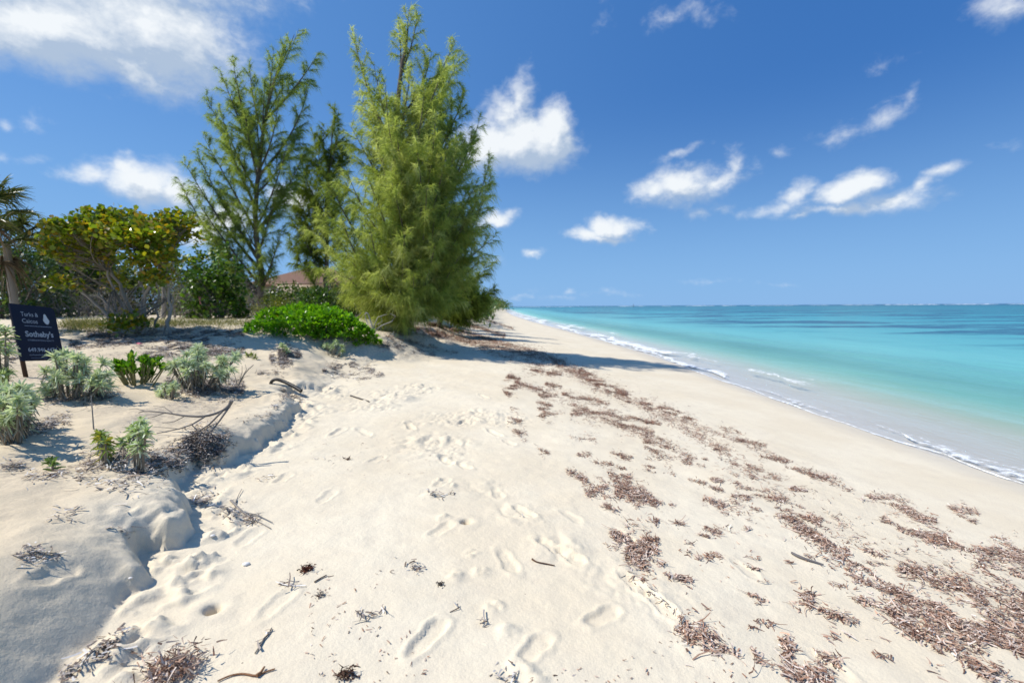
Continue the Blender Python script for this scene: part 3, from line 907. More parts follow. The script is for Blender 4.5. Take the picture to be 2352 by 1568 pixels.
def casuarina(label, base, trunk, leaders, cols, name='casuarina_tree', r0=0.16, spacing=0.17, lmax=1.25, strand=(0.16, 0.36), width=0.022, seed=1, tufts=0.075, per=5, start=0.1):
    """trunk: points up the stem; leaders: (tip, where along the trunk's height it starts 0..1, scale)"""
    global rng
    rng = np.random.default_rng(seed)
    root = thing(name, label, 'tree', base)
    wood, crown = MB(), MB()
    trunk = np.asarray(trunk, float)
    tz = np.linspace(0, 1, len(trunk))
    fine = np.linspace(0, 1, 24)
    tp = np.stack([np.interp(fine, tz, trunk[:, k]) for k in range(3)], -1)
    tp[1:-1] += rng.normal(size=(22, 3)) * 0.02
    wood.tube(tp, r0 * (1 - fine) ** 0.8 + 0.012, 8, (0.13, 0.105, 0.085))
    cols = np.asarray(cols, float)
    for tip, f, sc in leaders:
        tip = np.asarray(tip, float)
        ax = np.array([np.interp(tip[2], tp[:, 2], tp[:, k]) for k in range(2)])
        hz_ = np.hypot(*(tip[:2] - ax))
        hh_ = tip[2] - base[2]
        zs_ = max(tip[2] - (hz_ * 1.15 + 0.10 * hh_ + 0.5), base[2] + 0.25)
        st = np.array([np.interp(zs_, tp[:, 2], tp[:, k]) for k in range(3)])
        span = tip - st
        L = np.linalg.norm(span)
        mid = st + span * np.array([0.60, 0.60, 0.42]) + rng.normal(size=3) * 0.05 * L
        n = max(int(L / 0.22), 6)
        q = bez(st, mid, tip, n)
        tt = np.linspace(0, 1, n)
        rb = min(0.012 * L + 0.008, r0 * 0.6)
        wood.tube(q, rb * (1 - tt) ** 0.9 + 0.004, 5, (0.12, 0.10, 0.08))
        # side branches up the leader
        m = max(int(L * (1 - start) / spacing), 8)
        ts = start + (1 - start) * (np.arange(m) + rng.random(m) * 0.8) / m
        ts = np.clip(ts, 0, 0.995)
        B = np.stack([np.interp(ts, tt, q[:, k]) for k in range(3)], -1)
        T = unit(np.stack([np.interp(ts, tt, np.gradient(q[:, k])) for k in range(3)], -1))
        R = unit(np.cross(T, rng.normal(size=(m, 3))))
        ang = rng.uniform(0.45, 1.0, m)[:, None]
        D = unit(T * np.cos(ang) + R * np.sin(ang) + np.array([0, 0, 0.12]))
        sl = np.clip(lmax * sc * (1 - ts) ** 0.6 * np.clip(L / 3, 0.45, 1.0) + 0.24, 0.2, 1.6) * rng.uniform(0.6, 1.15, m)
        sl *= np.clip((ts - start) / 0.12 + 0.45, 0.45, 1)
        wood.ribbons(B, D, sl, 0.014, 0.12, 3, (0.14, 0.11, 0.08))
        k = np.maximum((sl / tufts).astype(int), 2)
        idx = np.repeat(np.arange(m), k)
        u = (np.concatenate([np.arange(x) for x in k]) + rng.random(len(idx))) / np.repeat(k, k)
        TP = B[idx] + D[idx] * (sl[idx] * u)[:, None]
        TP[:, 2] -= 0.12 * sl[idx] * u ** 2
        # hanging strands
        clump = rng.normal(size=(m, 1)) * 0.45 + rng.normal() * 0.28
        N = len(TP) * per
        j = np.repeat(np.arange(len(TP)), per)
        dd = unit(D[idx][j] * 0.8 + rng.normal(size=(N, 3)) * 0.45)
        ln = rng.uniform(*strand, N) * sc ** 0.3
        # one tone per side branch, a little per strand
        tone = np.clip(0.5 + clump[idx][j][:, 0] * 0.55 + rng.normal(size=N) * 0.16, 0, 1)
        kc = tone[:, None] * (len(cols) - 1)
        k0 = np.clip(kc.astype(int)[:, 0], 0, len(cols) - 2)
        cc = cols[k0] + (cols[k0 + 1] - cols[k0]) * (kc - k0[:, None])
        crown.ribbons(TP[j], dd, ln, width * rng.uniform(0.7, 1.3, N), rng.uniform(0.2, 1.0, N), 2, cc, taper=0.45)
    wood.build('trunk', M_bark, root, True)
    crown.build('crown', M_needle, root)
    return root


GREENS = [(0.225, 0.29, 0.08), (0.31, 0.37, 0.10), (0.405, 0.45, 0.135), (0.55, 0.58, 0.28)]  # palest last tone paints highlights into the crown, on random branches
DARKG = [(0.10, 0.15, 0.035), (0.15, 0.20, 0.042), (0.22, 0.27, 0.05)]
MIDG = [(0.17, 0.24, 0.075), (0.25, 0.32, 0.09), (0.36, 0.42, 0.12)]


def leaders_px(lst, depth, rr):
    out = []
    for e in lst:
        px, py, f = e[:3]
        dd = e[3] if len(e) > 3 else rr.uniform(-0.8, 0.8)
        sc = e[4] if len(e) > 4 else 1.0
        out.append((at(px, py, depth + dd), f, sc))
    return out


rr = np.random.default_rng(3)
# the big one at the edge of the beach
DB = 18.0
bb = G([925], [757])[0]
DB = bb[1]
big = [(939, 22, .62, 0, .75), (959, 30, .62, .3, .55), (915, 55, .58, .4, .5), (812, 84, .42, .2, .6), (858, 142, .45, -.4, .6), (992, 118, .45, .2, .85), (1046, 92, .36, .4, .85), (1057, 130, .33, -.2, .9), (1070, 210, .3, .2, .9), (1090, 320, .25, .6), (1010, 170, .35, .7, .9),
       (1022, 150, .35, -.8, .9), (885, 190, .4, -1, .7), (830, 215, .35, .9, .7), (945, 150, .4, -.9, .9), (975, 200, .34, -1.3, .7), (1040, 215, .3, .8), (1000, 265, .28, -1.7), (905, 280, .28, -1.8), (860, 300, .26, -1.2),
       (805, 290, .25, .5), (955, 330, .22, -2.1), (1030, 330, .2, -1.4), (1101, 278, .22, .4, .8), (1060, 370, .18, -.6), (1127, 362, .16, .3, .8), (1130, 398, .14, .8, .8), (1095, 420, .14, -.5), (1117, 440, .12, .2, .9),
       (800, 400, .18, -.6), (760, 420, .16, .8), (845, 410, .18, -1.9), (900, 420, .16, -2.3), (980, 430, .14, -2.4), (1040, 470, .12, -1.6), (1075, 500, .1, -.6), (1110, 515, .1, .6, .8), (1135, 545, .08, .6, .7),
       (738, 490, .12, .3, .7), (785, 500, .12, -1.2), (705, 520, .1, .9, .5), (850, 520, .1, -2.2), (930, 530, .1, -2.6), (1000, 560, .08, -2.2), (1060, 580, .06, -1.2), (1107, 590, .06, .2, .8), (745, 580, .07, -.2, .6),
       (800, 590, .07, -1.6), (870, 610, .06, -2.2), (950, 630, .05, -2.4, .8), (1030, 650, .04, .5), (720, 610, .06, .7, .5), (790, 650, .04, -.8, .8), (840, 670, .04, -1.7), (900, 690, .03, -2.1), 
       (880, 705, .02, -.6, .8), (825, 690, .03, .6, .7),
       (870, 245, .38, .6), (915, 235, .42, 1.2), (1005, 190, .4, 1.2), (960, 400, .25, 1.5), (870, 450, .2, 1.8), (1050, 290, .25, 1.3)]
_r2 = np.random.default_rng(31)
OUTL = ([150, 300, 450, 550, 650, 730], [820, 800, 735, 700, 765, 860], [1050, 1085, 1105, 1115, 1040, 960])
for _ in range(38):
    _y = 260 + 430 * _r2.random() ** 0.75
    _a, _b = np.interp(_y, OUTL[0], OUTL[1]), np.interp(_y, OUTL[0], OUTL[2])
    _u = _r2.uniform(0.22, 0.95)
    big.append((_a + (_b - _a) * _u, _y, max(0.02, 0.60 * (700 - _y) / 690 - 0.08), _r2.uniform(-2.6, 1.2) * math.sin(math.pi * _u)))
tr = [bb - np.array([0, 0, .2]), at(932, 720, DB), at(938, 660, DB), at(925, 560, DB + .1), at(908, 440, DB), at(905, 320, DB), at(918, 200, DB), at(930, 110, DB), at(938, 60, DB)]
casuarina('broad yellow-green casuarina reaching down to the sand, tallest tree at the edge of the beach', bb, tr, leaders_px(big, DB, rr), GREENS, r0=0.17, seed=5, per=11, tufts=0.058, width=0.013, spacing=0.145, lmax=1.1, strand=(0.14, 0.34))

# the slim open one behind, to the side of it
DS = 24.0
bs = np.array([at(594, 733, DS)[0], DS, 0.0])
bs[2] = coarse_z(bs[0], bs[1])
slim = [(534, 128, .55, .2), (573, 148, .5, -.3, .8), (629, 112, .6, .3), (687, 66, .72, 0), (655, 95, .66, -.4, .8), (732, 120, .55, .3), (708, 203, .45, -.5), (505, 160, .5, -.4, .8), (473, 217, .45, .4), (500, 240, .4, -.8), (466, 312, .33, -.2),
        (451, 345, .28, .5, .8), (422, 368, .22, -.3, .85), (409, 408, .2, .4, .7), (442, 448, .16, -.5, .8), (520, 300, .32, -1.2), (560, 250, .4, -1.2), (590, 230, .45, .9), (640, 220, .45, -1), (670, 180, .55, .8), (690, 300, .34, .6), (660, 330, .3, -1.1),
        (700, 345, .28, -.2, .9), (560, 400, .24, -1.2), (500, 420, .2, .8), (540, 470, .16, -.9), (474, 490, .12, .4, .8), (480, 520, .1, -.5, .8), (640, 430, .22, -.8), (680, 400, .24, .6, .8), (600, 360, .3, 1.0), (620, 500, .14, .6, .7), (650, 520, .14, -.7, .7),
        (600, 560, .12, -.6, .7), (595, 600, .08, -.7, .6), (575, 590, .1, .4, .6), (480, 556, .08, .3, .7), (510, 575, .08, -.3, .7), (630, 580, .1, -.3, .7), (545, 200, .45, .7, .8), (610, 180, .5, -.8, .8)]
trs = [bs - np.array([0, 0, .3]), at(597, 690, DS), at(602, 640, DS), at(590, 560, DS), at(586, 480, DS), at(594, 400, DS), at(603, 320, DS), at(618, 230, DS), at(642, 150, DS), at(676, 80, DS)]
casuarina('slim open grey-green casuarina with sky showing between its upswept limbs', bs, trs, leaders_px(slim, DS, rr), MIDG, r0=0.17, seed=9, strand=(0.18, 0.40), width=0.016, spacing=0.17, lmax=1.0, tufts=0.06, per=10, start=0.16)

# darker ones further in
DD = 27.0
bd = np.array([at(752, 725, DD)[0], DD, 0.0])
bd[2] = coarse_z(bd[0], bd[1])
dark = [(768, 246, .85, 0), (745, 290, .7, .3, .8), (718, 302, .62, .2), (690, 360, .5, -.3), (780, 300, .7, -.5), (800, 330, .62, .3), (705, 400, .42, .4), (740, 380, .5, -1), (775, 370, .55, .8), (680, 430, .34, -.2), (725, 450, .36, -.9), (765, 450, .4, -.6), (800, 430, .45, .4),
        (690, 480, .26, .4), (735, 510, .26, -.8), (780, 510, .28, -.3), (672, 495, .22, -.2, .8), (665, 545, .14, .2, .8), (700, 545, .15, -.8, .8), (760, 570, .16, .4)]
trd = [bd - np.array([0, 0, .3]), at(748, 650, DD), at(752, 560, DD), at(748, 460, DD), at(758, 360, DD), at(766, 270, DD)]
casuarina('dark drooping casuarina standing between the slim tree and the broad one', bd, trd, leaders_px(dark, DD, rr), DARKG, r0=0.16, seed=12, strand=(0.25, 0.5), width=0.022, spacing=0.15, tufts=0.07, per=10)
DR = 21.5
br = np.array([at(1010, 722, DR)[0], DR, 0.0])
br[2] = coarse_z(br[0], br[1])
low = [(1124, 600, .5, 0, .6), (1085, 640, .5, .4), (1060, 620, .6, -.4), (1040, 600, .7, 0), (1135, 665, .25, .2, .6), (1110, 680, .2, -.4, .8), (1090, 690, .15, -.8), (1060, 680, .2, -1), (1035, 650, .4, .6), (1075, 660, .35, -.7), (1010, 620, .7, .4),
       (1030, 700, .1, -1), (1100, 700, .12, .2, .7), (980, 660, .4, -.5), (1050, 705, .06, .5, .7)]
trr = [br - np.array([0, 0, .3]), at(1014, 690, DR), at(1018, 640, DR), at(1030, 600, DR)]
casuarina('low dark casuarina leaning out over the sand behind the broad tree', br, trr, leaders_px(low, DR, rr), DARKG, r0=0.14, seed=14, strand=(0.25, 0.5), width=0.022, spacing=0.12, tufts=0.07, per=10)


# ------------------------------------------------------------------ broad-leaved bushes and trees
def pick_cols(cols, n, jitter=0.18):
    cols = np.asarray(cols, float)
    c = cols[rng.integers(0, len(cols), n)]
    return np.clip(c * (1 + rng.normal(size=(n, 1)) * jitter), 0.003, 0.9)


def leaf_clumps(mb, centres, outward, k, L, Wd, cols, shape, spread=0.07, up=0.5, fan=0.9):
    n = len(centres)
    j = np.repeat(np.arange(n), k)
    N = n * k
    D = unit(outward[j] * 0.8 + rng.normal(size=(N, 3)) * fan + np.array([0, 0, up * 0.6]))
    P = centres[j] + rng.normal(size=(N, 3)) * spread
    U = unit(rng.normal(size=(N, 3)) * 0.5 + np.array([0, 0, 1.0]))
    ll = L * rng.uniform(0.65, 1.2, N)
    mb.leaves(P, D, U, ll, ll * (Wd / L), 0.2, shape, pick_cols(cols, N))


def dome_points(n, c, r, low=0.0, rough=0.3):
    """points through the outer half of a lumpy dome"""
    out = []
    while len(out) < n:
        v = unit(rng.normal(size=3))
        v[2] = abs(v[2]) if low <= 0 else v[2]
        q = rng.uniform(0.35, 1.0) ** 0.5
        bump = 1 + rough * 1.6 * float(vnoise(np.array([v[0] * 2.3 + c[0]]), np.array([v[1] * 2.3 + v[2] * 1.7 + c[1]]), 91)[0])
        out.append((v * q * bump * np.asarray(r), v))
    P = np.array([o[0] for o in out]) + np.asarray(c)
    return P, np.array([o[1] for o in out])


GRN = [(0.06, 0.14, 0.012), (0.09, 0.18, 0.016), (0.13, 0.23, 0.02), (0.05, 0.10, 0.014)]
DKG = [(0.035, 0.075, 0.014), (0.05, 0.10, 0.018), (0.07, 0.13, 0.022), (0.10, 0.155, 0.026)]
YLG = [(0.22, 0.27, 0.018), (0.32, 0.30, 0.016), (0.15, 0.22, 0.016), (0.36, 0.24, 0.016), (0.12, 0.18, 0.014), (0.18, 0.23, 0.018)]
OLV = [(0.11, 0.14, 0.03), (0.16, 0.18, 0.04), (0.07, 0.10, 0.024)]


def bush(label, base, r, n, k, cols, leaf=0.10, lw=0.07, shape='oval', mat=None, name='bush', group=None, lift=0.0, stems=14, low=0.0, twig=(0.20, 0.175, 0.15), rough=0.35, seed=None):
    global rng
    rng = np.random.default_rng(int(seed if seed is not None else abs(base[0] * 131 + base[1] * 71)))
    root = thing(name, label, 'bush', base, group)
    c = np.asarray(base) + np.array([0, 0, lift])
    P, O = dome_points(n, c, r, low, rough)
    P[:, 2] = np.maximum(P[:, 2], base[2] + 0.04)
    crown, wood = MB(), MB()
    leaf_clumps(crown, P, O, k, leaf, lw, cols, shape, spread=leaf * 0.6)
    sel = rng.choice(n, min(stems * 3, n), replace=False)
    for i in range(stems):
        b0 = np.asarray(base) + np.array([rng.normal() * r[0] * 0.12, rng.normal() * r[1] * 0.12, -0.05])
        e = P[sel[i % len(sel)]]
        m = (b0 + e) / 2 + np.array([0, 0, 0.15 * r[2]]) + rng.normal(size=3) * 0.08
        q = bez(b0, m, e, 6)
        wood.tube(q, np.linspace(0.03, 0.008, 6) * (r[2] / 1.6) ** 0.5, 5, twig)
    src = P[rng.integers(0, n, n)]
    wood.ribbons(c + (src - c) * 0.5, src - c, np.linalg.norm(src - c, axis=1) * 0.5, 0.012, 0, 2, twig)
    crown.build('foliage', mat or M_leaf, root)
    wood.build('stems', M_bark, root)
    return root


def thicket(label, base, r, n, name='dry_thicket'):
    """a bare, twiggy grey bush"""
    global rng
    rng = np.random.default_rng(int(abs(base[0] * 91 + base[1] * 37)))
    root = thing(name, label, 'bush', base)
    wood, lv = MB(), MB()
    for i in range(16):
        b0 = np.asarray(base) + np.array([rng.normal() * r[0] * 0.3, rng.normal() * r[1] * 0.3, -0.05])
        v = unit(np.array([rng.normal() * 0.6, rng.normal() * 0.5, 1.0]))
        e = b0 + v * r[2] * rng.uniform(0.7, 1.15) * np.array([r[0] / r[2], r[1] / r[2], 1])
        wood.tube(bez(b0, (b0 + e) / 2 + rng.normal(size=3) * 0.15, e, 6), np.linspace(0.025, 0.006, 6), 4, (0.22, 0.20, 0.18))
    P, O = dome_points(n, base, r)
    D = unit(O * 0.5 + rng.normal(size=(n, 3)) * 0.7)
    wood.ribbons(P, D, rng.uniform(0.2, 0.55, n), 0.011, rng.uniform(-0.2, 0.3, n), 3, pick_cols([(0.27, 0.25, 0.225), (0.20, 0.18, 0.16), (0.33, 0.31, 0.28)], n))
    wood.build('branches', M_bark, root)
    P2, O2 = dome_points(max(n // 14, 10), base, r)
    leaf_clumps(lv, P2, O2, 5, 0.07, 0.05, OLV, 'oval')
    lv.build('foliage', M_leaf, root)
    return root


def on_ground(px, depth):
    x = at(px, 700, depth)[0]
    return np.array([x, depth, float(coarse_z(np.array(x), np.array(depth)))])


def top_r(base, px, py):
    """height of a point of the photograph above a base, at the base's depth"""
    return at(px, py, base[1])[2] - base[2]


# sea grapes: many grey trunks from one root, crowns of round leaves
def sea_grape(label, base, trunks, clusters, depth, nleaf, seed, name='sea_grape_tree', cols=YLG, radius=0.055):
    global rng
    rng = np.random.default_rng(seed)
    root = thing(name, label, 'tree', base)
    wood, crown = MB(), MB()
    tips = []
    for pl, dd, rad in trunks:
        q = np.array([at(x, y, depth + dd * k / (len(pl) - 1)) for k, (x, y) in enumerate(pl)])
        q[0] = np.asarray(base) + np.array([(pl[0][0] - trunks[0][0][0][0]) / FPX * depth, dd * 0.2, -0.1])
        t0, tf = np.linspace(0, 1, len(q)), np.linspace(0, 1, 14)
        qf = np.stack([np.interp(tf, t0, q[:, k]) for k in range(3)], -1)
        qf[1:] += rng.normal(size=(13, 3)) * 0.03
        wood.tube(qf, 0.62 * rad * (1 - 0.6 * tf), 7, (0.36, 0.325, 0.28))
        tips += [qf[-1], qf[-4], qf[-7]]
    tips = np.array(tips)
    P, O = [], []
    for (cx, cy, rx, ry, dd) in clusters:
        cpt = at(cx, cy, depth + dd)
        r3 = np.array([rx / FPX * depth, rx / FPX * depth * 0.8, ry / FPX * depth])
        n = max(int(nleaf * rx * ry / 1300), 10)
        v = unit(rng.normal(size=(n, 3)))
        v[:, 2] = np.where(v[:, 2] < -0.2, -v[:, 2], v[:, 2])
        q = rng.uniform(0.35, 1.25, n)[:, None]
        P.append(cpt + v * q * r3)
        O.append(v)
        # limbs up to the cluster
        for e in P[-1][rng.choice(n, min(9, n), replace=False)]:
            s = tips[np.argmin(np.linalg.norm(tips - cpt, axis=1) + rng.random(len(tips)) * 0.5)]
            wood.tube(bez(s, (s + e) / 2 + rng.normal(size=3) * 0.15, e, 6), np.linspace(radius * 0.26, 0.006, 6), 5, (0.22, 0.195, 0.16))
    P, O = np.vstack(P), np.vstack(O)
    leaf_clumps(crown, P, O, 7, 0.10, 0.088, cols, 'round', spread=0.07, up=1.1, fan=0.8)
    wood.build('trunk', M_bark, root, True)
    crown.build('crown', M_gloss, root)
    return root


_r4 = np.random.default_rng(88)
SGC = [(300, 745, 40, 16, -.5), (275, 752, 26, 12, -.7)]
for _ in range(64):
    _x = _r4.uniform(100, 375)
    _top = np.interp(_x, [90, 130, 180, 230, 300, 350, 380], [530, 512, 512, 490, 494, 505, 530])
    _y = _top + 10 + abs(_r4.normal()) * 72
    if _y < 660:
        SGC.append((_x, _y, _r4.uniform(18, 36), _r4.uniform(13, 22), _r4.uniform(-1.1, .9)))
sg = G([318], [764])[0]
dsg = sg[1]
sea_grape('spreading sea grape with several leaning grey trunks from one root and yellowing leaves', sg,
          [([(318, 764), (300, 700), (262, 640), (238, 590), (225, 560)], .3, .075), ([(316, 764), (285, 705), (262, 670), (240, 625), (235, 585)], -.3, .06), ([(324, 764), (330, 690), (325, 620), (322, 560), (318, 530)], .2, .075),
           ([(330, 766), (336, 690), (350, 640), (340, 580), (330, 550)], -.4, .06), ([(282, 752), (230, 705), (185, 660), (160, 620), (148, 600)], .4, .07), ([(290, 752), (250, 700), (200, 650), (172, 610)], .0, .05),
           ([(345, 762), (362, 720), (358, 660), (372, 600), (362, 575)], .3, .045), ([(372, 760), (395, 715), (390, 660), (400, 600)], .2, .04)],
SGC, dsg, 55, 41)
sg2 = G([388], [768])[0]
sea_grape('single-stemmed sea grape with a small round crown, dark trunk', sg2,
          [([(388, 768), (389, 720), (388, 660), (395, 610), (400, 560)], 0, .06), ([(388, 700), (380, 690), (375, 650), (385, 600)], .1, .03)],
          [(405, 520, 34, 26, 0), (425, 545, 26, 22, .2), (385, 525, 26, 20, .3), (430, 520, 20, 16, -.2), (395, 558, 26, 12, 0), (380, 500, 16, 10, 0)], sg2[1], 60, 43)


# thatch palms
def fan_palm(label, base, hub, r, nfan, seed, trunk_r=0.09, dead=6, name='thatch_palm'):
    global rng
    rng = np.random.default_rng(seed)
    root = thing(name, label, 'palm', base)
    base, hub = np.asarray(base, float), np.asarray(hub, float)
    wd, cr = MB(), MB()
    t = np.linspace(0, 1, 14)[:, None]
    q = base + (hub - base) * t + np.array([0.06, 0, 0]) * np.sin(t * 3) * np.linalg.norm(hub - base) * 0.3 * (1 - t)
    q[0, 2] -= 0.2
    wd.tube(q, trunk_r * (1.1 - 0.2 * t[:, 0] + 0.05 * np.sin(t[:, 0] * 60)), 9, (0.29, 0.265, 0.235))
    wd.build('trunk', M_bark, root, True)
    skirt = MB()
    for i in range(nfan + dead):
        isdead = i >= nfan
        az = i * 2.39996 + rng.normal() * 0.2
        el = rng.uniform(-0.25, 1.2) if not isdead else rng.uniform(-1.35, -0.8)
        d = np.array([math.cos(az) * math.cos(el), math.sin(az) * math.cos(el), math.sin(el)])
        pl = r * rng.uniform(0.5, 0.75) * (0.7 if isdead else 1)
        h = hub + d * pl
        if not isdead:
            cr.tube(bez(hub, hub + d * pl * .5 + np.array([0, 0, .04]), h, 5), 0.008, 4, (0.14, 0.17, 0.05))
        m = 30
        a = np.linspace(-2.3, 2.3, m)
        side = unit(np.cross(d, np.array([0, 0, 1.0]) + rng.normal(size=3) * 0.25))
        D = np.cos(a)[:, None] * d + np.sin(a)[:, None] * side + rng.normal(size=(m, 3)) * 0.06
        tgt = skirt if isdead else cr
        cc = pick_cols([(0.20, 0.15, 0.09), (0.15, 0.11, 0.07)], m) if isdead else pick_cols([(0.075, 0.105, 0.022), (0.105, 0.13, 0.030), (0.05, 0.075, 0.018), (0.15, 0.14, 0.03)], m)
        tgt.ribbons(np.repeat(h[None], m, 0), D, r * rng.uniform(0.45, 0.62, m), 0.034, rng.uniform(0.15, 0.5, m) + (0.5 if isdead else 0), 3, cc, taper=0.1)
    cr.build('fronds', M_leaf, root)
    if dead:
        skirt.build('dead_fronds', M_dry, root)
    return root


dp = 10.4
pb = on_ground(33, dp)
fan_palm('thatch palm on a tall grey trunk behind the navy sign', pb, at(14, 560, dp), 0.85, 17, 51, 0.075, 3)
pb2 = on_ground(-30, 9.3)
fan_palm('tallest thatch palm, only its spiky fan leaves reach in over the sign', pb2, at(-38, 485, 9.3), 0.8, 18, 52, 0.08, 2)
pb3 = on_ground(372, 15.5)
fan_palm('small thatch palm half hidden among the sea grape trunks', pb3, at(375, 592, 15.5), 0.5, 12, 53, 0.05, 5)

# bushes behind, each one by itself
B = [
    # label, px, depth, half width px, top py, clusters, leaves each, colours, leaf, leaf width, shape
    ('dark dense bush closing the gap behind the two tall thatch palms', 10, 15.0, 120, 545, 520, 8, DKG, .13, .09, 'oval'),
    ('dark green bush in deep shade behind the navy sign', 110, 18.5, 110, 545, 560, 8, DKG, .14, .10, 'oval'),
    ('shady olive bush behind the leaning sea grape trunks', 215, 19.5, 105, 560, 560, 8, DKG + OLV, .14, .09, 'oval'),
    ('low yellow-green bush seen between the grey sea grape trunks', 330, 20.5, 80, 600, 380, 8, YLG[:3] + OLV, .13, .09, 'oval'),
    ('bright green rounded bush beside the single-stemmed sea grape', 500, 16.5, 58, 602, 330, 9, GRN, .12, .10, 'round'),
    ('tall leafy bush behind the bright rounded bush, its top yellow-green', 455, 19.5, 60, 575, 300, 8, GRN + YLG[:3], .13, .11, 'round'),
    ('dark bush right behind the slim casuarina trunk', 560, 27.5, 60, 640, 260, 8, DKG + OLV, .16, .10, 'oval'),
    ('olive bush hiding the lower wall of the house', 680, 27.0, 85, 668, 460, 8, OLV + GRN[:2], .16, .10, 'oval'),
    ('dark green bush between the house and the bright green mound', 760, 21.0, 90, 655, 420, 9, DKG + GRN[:2], .14, .09, 'oval'),
    ('pale grassy bush at the foot of the slim casuarina', 640, 22.0, 60, 690, 280, 8, YLG[:3] + OLV, .13, .05, 'oval'),
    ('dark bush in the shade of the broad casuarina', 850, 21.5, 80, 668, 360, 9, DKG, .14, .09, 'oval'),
    ('bright green beach bush past the low dark casuarina', 1000, 38.0, 45, 690, 260, 9, GRN, .18, .14, 'round'),
    ('hazy green bush far behind, filling the skyline behind the sea grapes', 290, 34.0, 130, 615, 420, 8, OLV + DKG, .22, .14, 'oval'),
    ('far olive bush on the skyline beyond the slim casuarina', 520, 36.0, 110, 640, 380, 8, OLV + DKG, .22, .14, 'oval'),
    ('far dark bush on the skyline behind the thatch palms', 60, 30.0, 150, 590, 420, 8, DKG, .22, .14, 'oval'),
]
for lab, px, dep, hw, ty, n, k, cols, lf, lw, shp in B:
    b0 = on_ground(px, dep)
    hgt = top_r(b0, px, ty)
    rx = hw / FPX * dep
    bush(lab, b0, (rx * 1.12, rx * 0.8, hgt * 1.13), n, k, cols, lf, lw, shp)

for lab, px, dep, hw, ty, n in [
    ('bare grey twiggy thicket beside the dark sea grape trunk', 425, 17.0, 55, 625, 700),
    ('grey leafless thicket around the bright rounded bush', 555, 18.5, 50, 640, 600),
    ('dry grey tangle in the shade under the sea grape crown', 140, 15.8, 90, 655, 600),
    ('brownish dry thicket deep among the sea grape trunks', 250, 16.8, 70, 660, 500)]:
    b0 = on_ground(px, dep)
    thicket(lab, b0, (hw / FPX * dep, hw / FPX * dep * 0.7, top_r(b0, px, ty)), n)

# the bushes that run along the back of the beach into the distance
rr = np.random.default_rng(77)
xs_, ys_ = -6.5, 34.0
for i in range(17):
    y = 34 * 1.155 ** i
    toe = np.interp(y, SCARP[:, 1], SCARP[:, 0])
    x = toe - 1.2 - 0.012 * y - rr.uniform(0, 1.0)
    b0 = np.array([x, y, float(coarse_z(np.array(x), np.array(y)))])
    h = rr.uniform(2.0, 3.0) + min(y / 75, 4.0)
    bush('green coastal bush in the row running far along the back of the beach', b0, (h * 1.25 + 0.012 * y, h * 1.5 + 0.035 * y, h), 170, 8, GRN[:2] + OLV + DKG, 0.22 + 0.0022 * y, 0.15 + 0.0013 * y, 'oval', group='bushes along the far beach', stems=5, name='coastal_bush')

# the bright green mound at the edge of the dune
rng = np.random.default_rng(61)
mb0 = G([700], [772])[0]
root = thing('beach_naupaka', 'bright green glossy low mound of leaves at the edge of the dune', 'bush', mb0)
fol, stm = MB(), MB()
P, O = [], []
for (cx, cy, hw, hh, dd) in ((600, 758, 32, 18, .3), (640, 742, 48, 30, .3), (690, 736, 60, 34, .5), (740, 740, 60, 35, .5), (690, 750, 60, 30, -.3), (760, 750, 60, 36, -.2), (800, 765, 46, 30, -.2), (836, 778, 28, 22, -.3), (770, 775, 50, 18, -.8), (660, 760, 50, 14, -.5), (720, 768, 40, 16, -.7), (850, 788, 14, 12, -.5), (578, 766, 12, 7, 0), (592, 750, 12, 9, .2), (866, 790, 8, 9, 0), (705, 716, 14, 8, .4), (668, 722, 14, 9, .3), (770, 730, 12, 9, .3), (640, 772, 16, 6, -.2), (815, 795, 16, 6, -.2)):
    dpt = G([cx], [cy + hh * 0.75])[0][1] + max(dd, 0) * 0.8 + 0.15
    c = at(cx, cy, dpt)
    n = max(int(hw * hh / 10), 9)
    v = unit(rng.normal(size=(n, 3)))
    v[:, 2] = np.abs(v[:, 2])
    P.append(c + v * rng.uniform(0.75, 1.05, n)[:, None] * np.array([hw / FPX * dpt, hw / FPX * dpt * 0.8, hh / FPX * dpt * 1.0]))
    O.append(v)
P, O = np.vstack(P), np.vstack(O)
gz = coarse_z(P[:, 0], P[:, 1])
P[:, 2] = np.maximum(P[:, 2], gz + 0.05)
NAU = [(0.13, 0.33, 0.008), (0.18, 0.39, 0.010), (0.10, 0.26, 0.008), (0.24, 0.44, 0.018)]
leaf_clumps(fol, P, O, 10, 0.095, 0.048, NAU, 'spoon', spread=0.025, up=1.0, fan=0.75)
sel = P[rng.choice(len(P), 40, replace=False)]
leaf_clumps(fol, sel, unit(sel - mb0), 2, 0.085, 0.045, [(0.45, 0.36, 0.02)], 'spoon', spread=0.04)
e = P[rng.choice(len(P), 260, replace=False)]
g0 = np.c_[e[:, :2] + rng.normal(size=(260, 2)) * 0.12, coarse_z(e[:, 0], e[:, 1])]
stm.ribbons(g0, e - g0, np.linalg.norm(e - g0, axis=1), 0.018, 0, 2, (0.20, 0.19, 0.14))
fol.build('foliage', M_gloss, root)
stm.build('stems', M_dry, root)


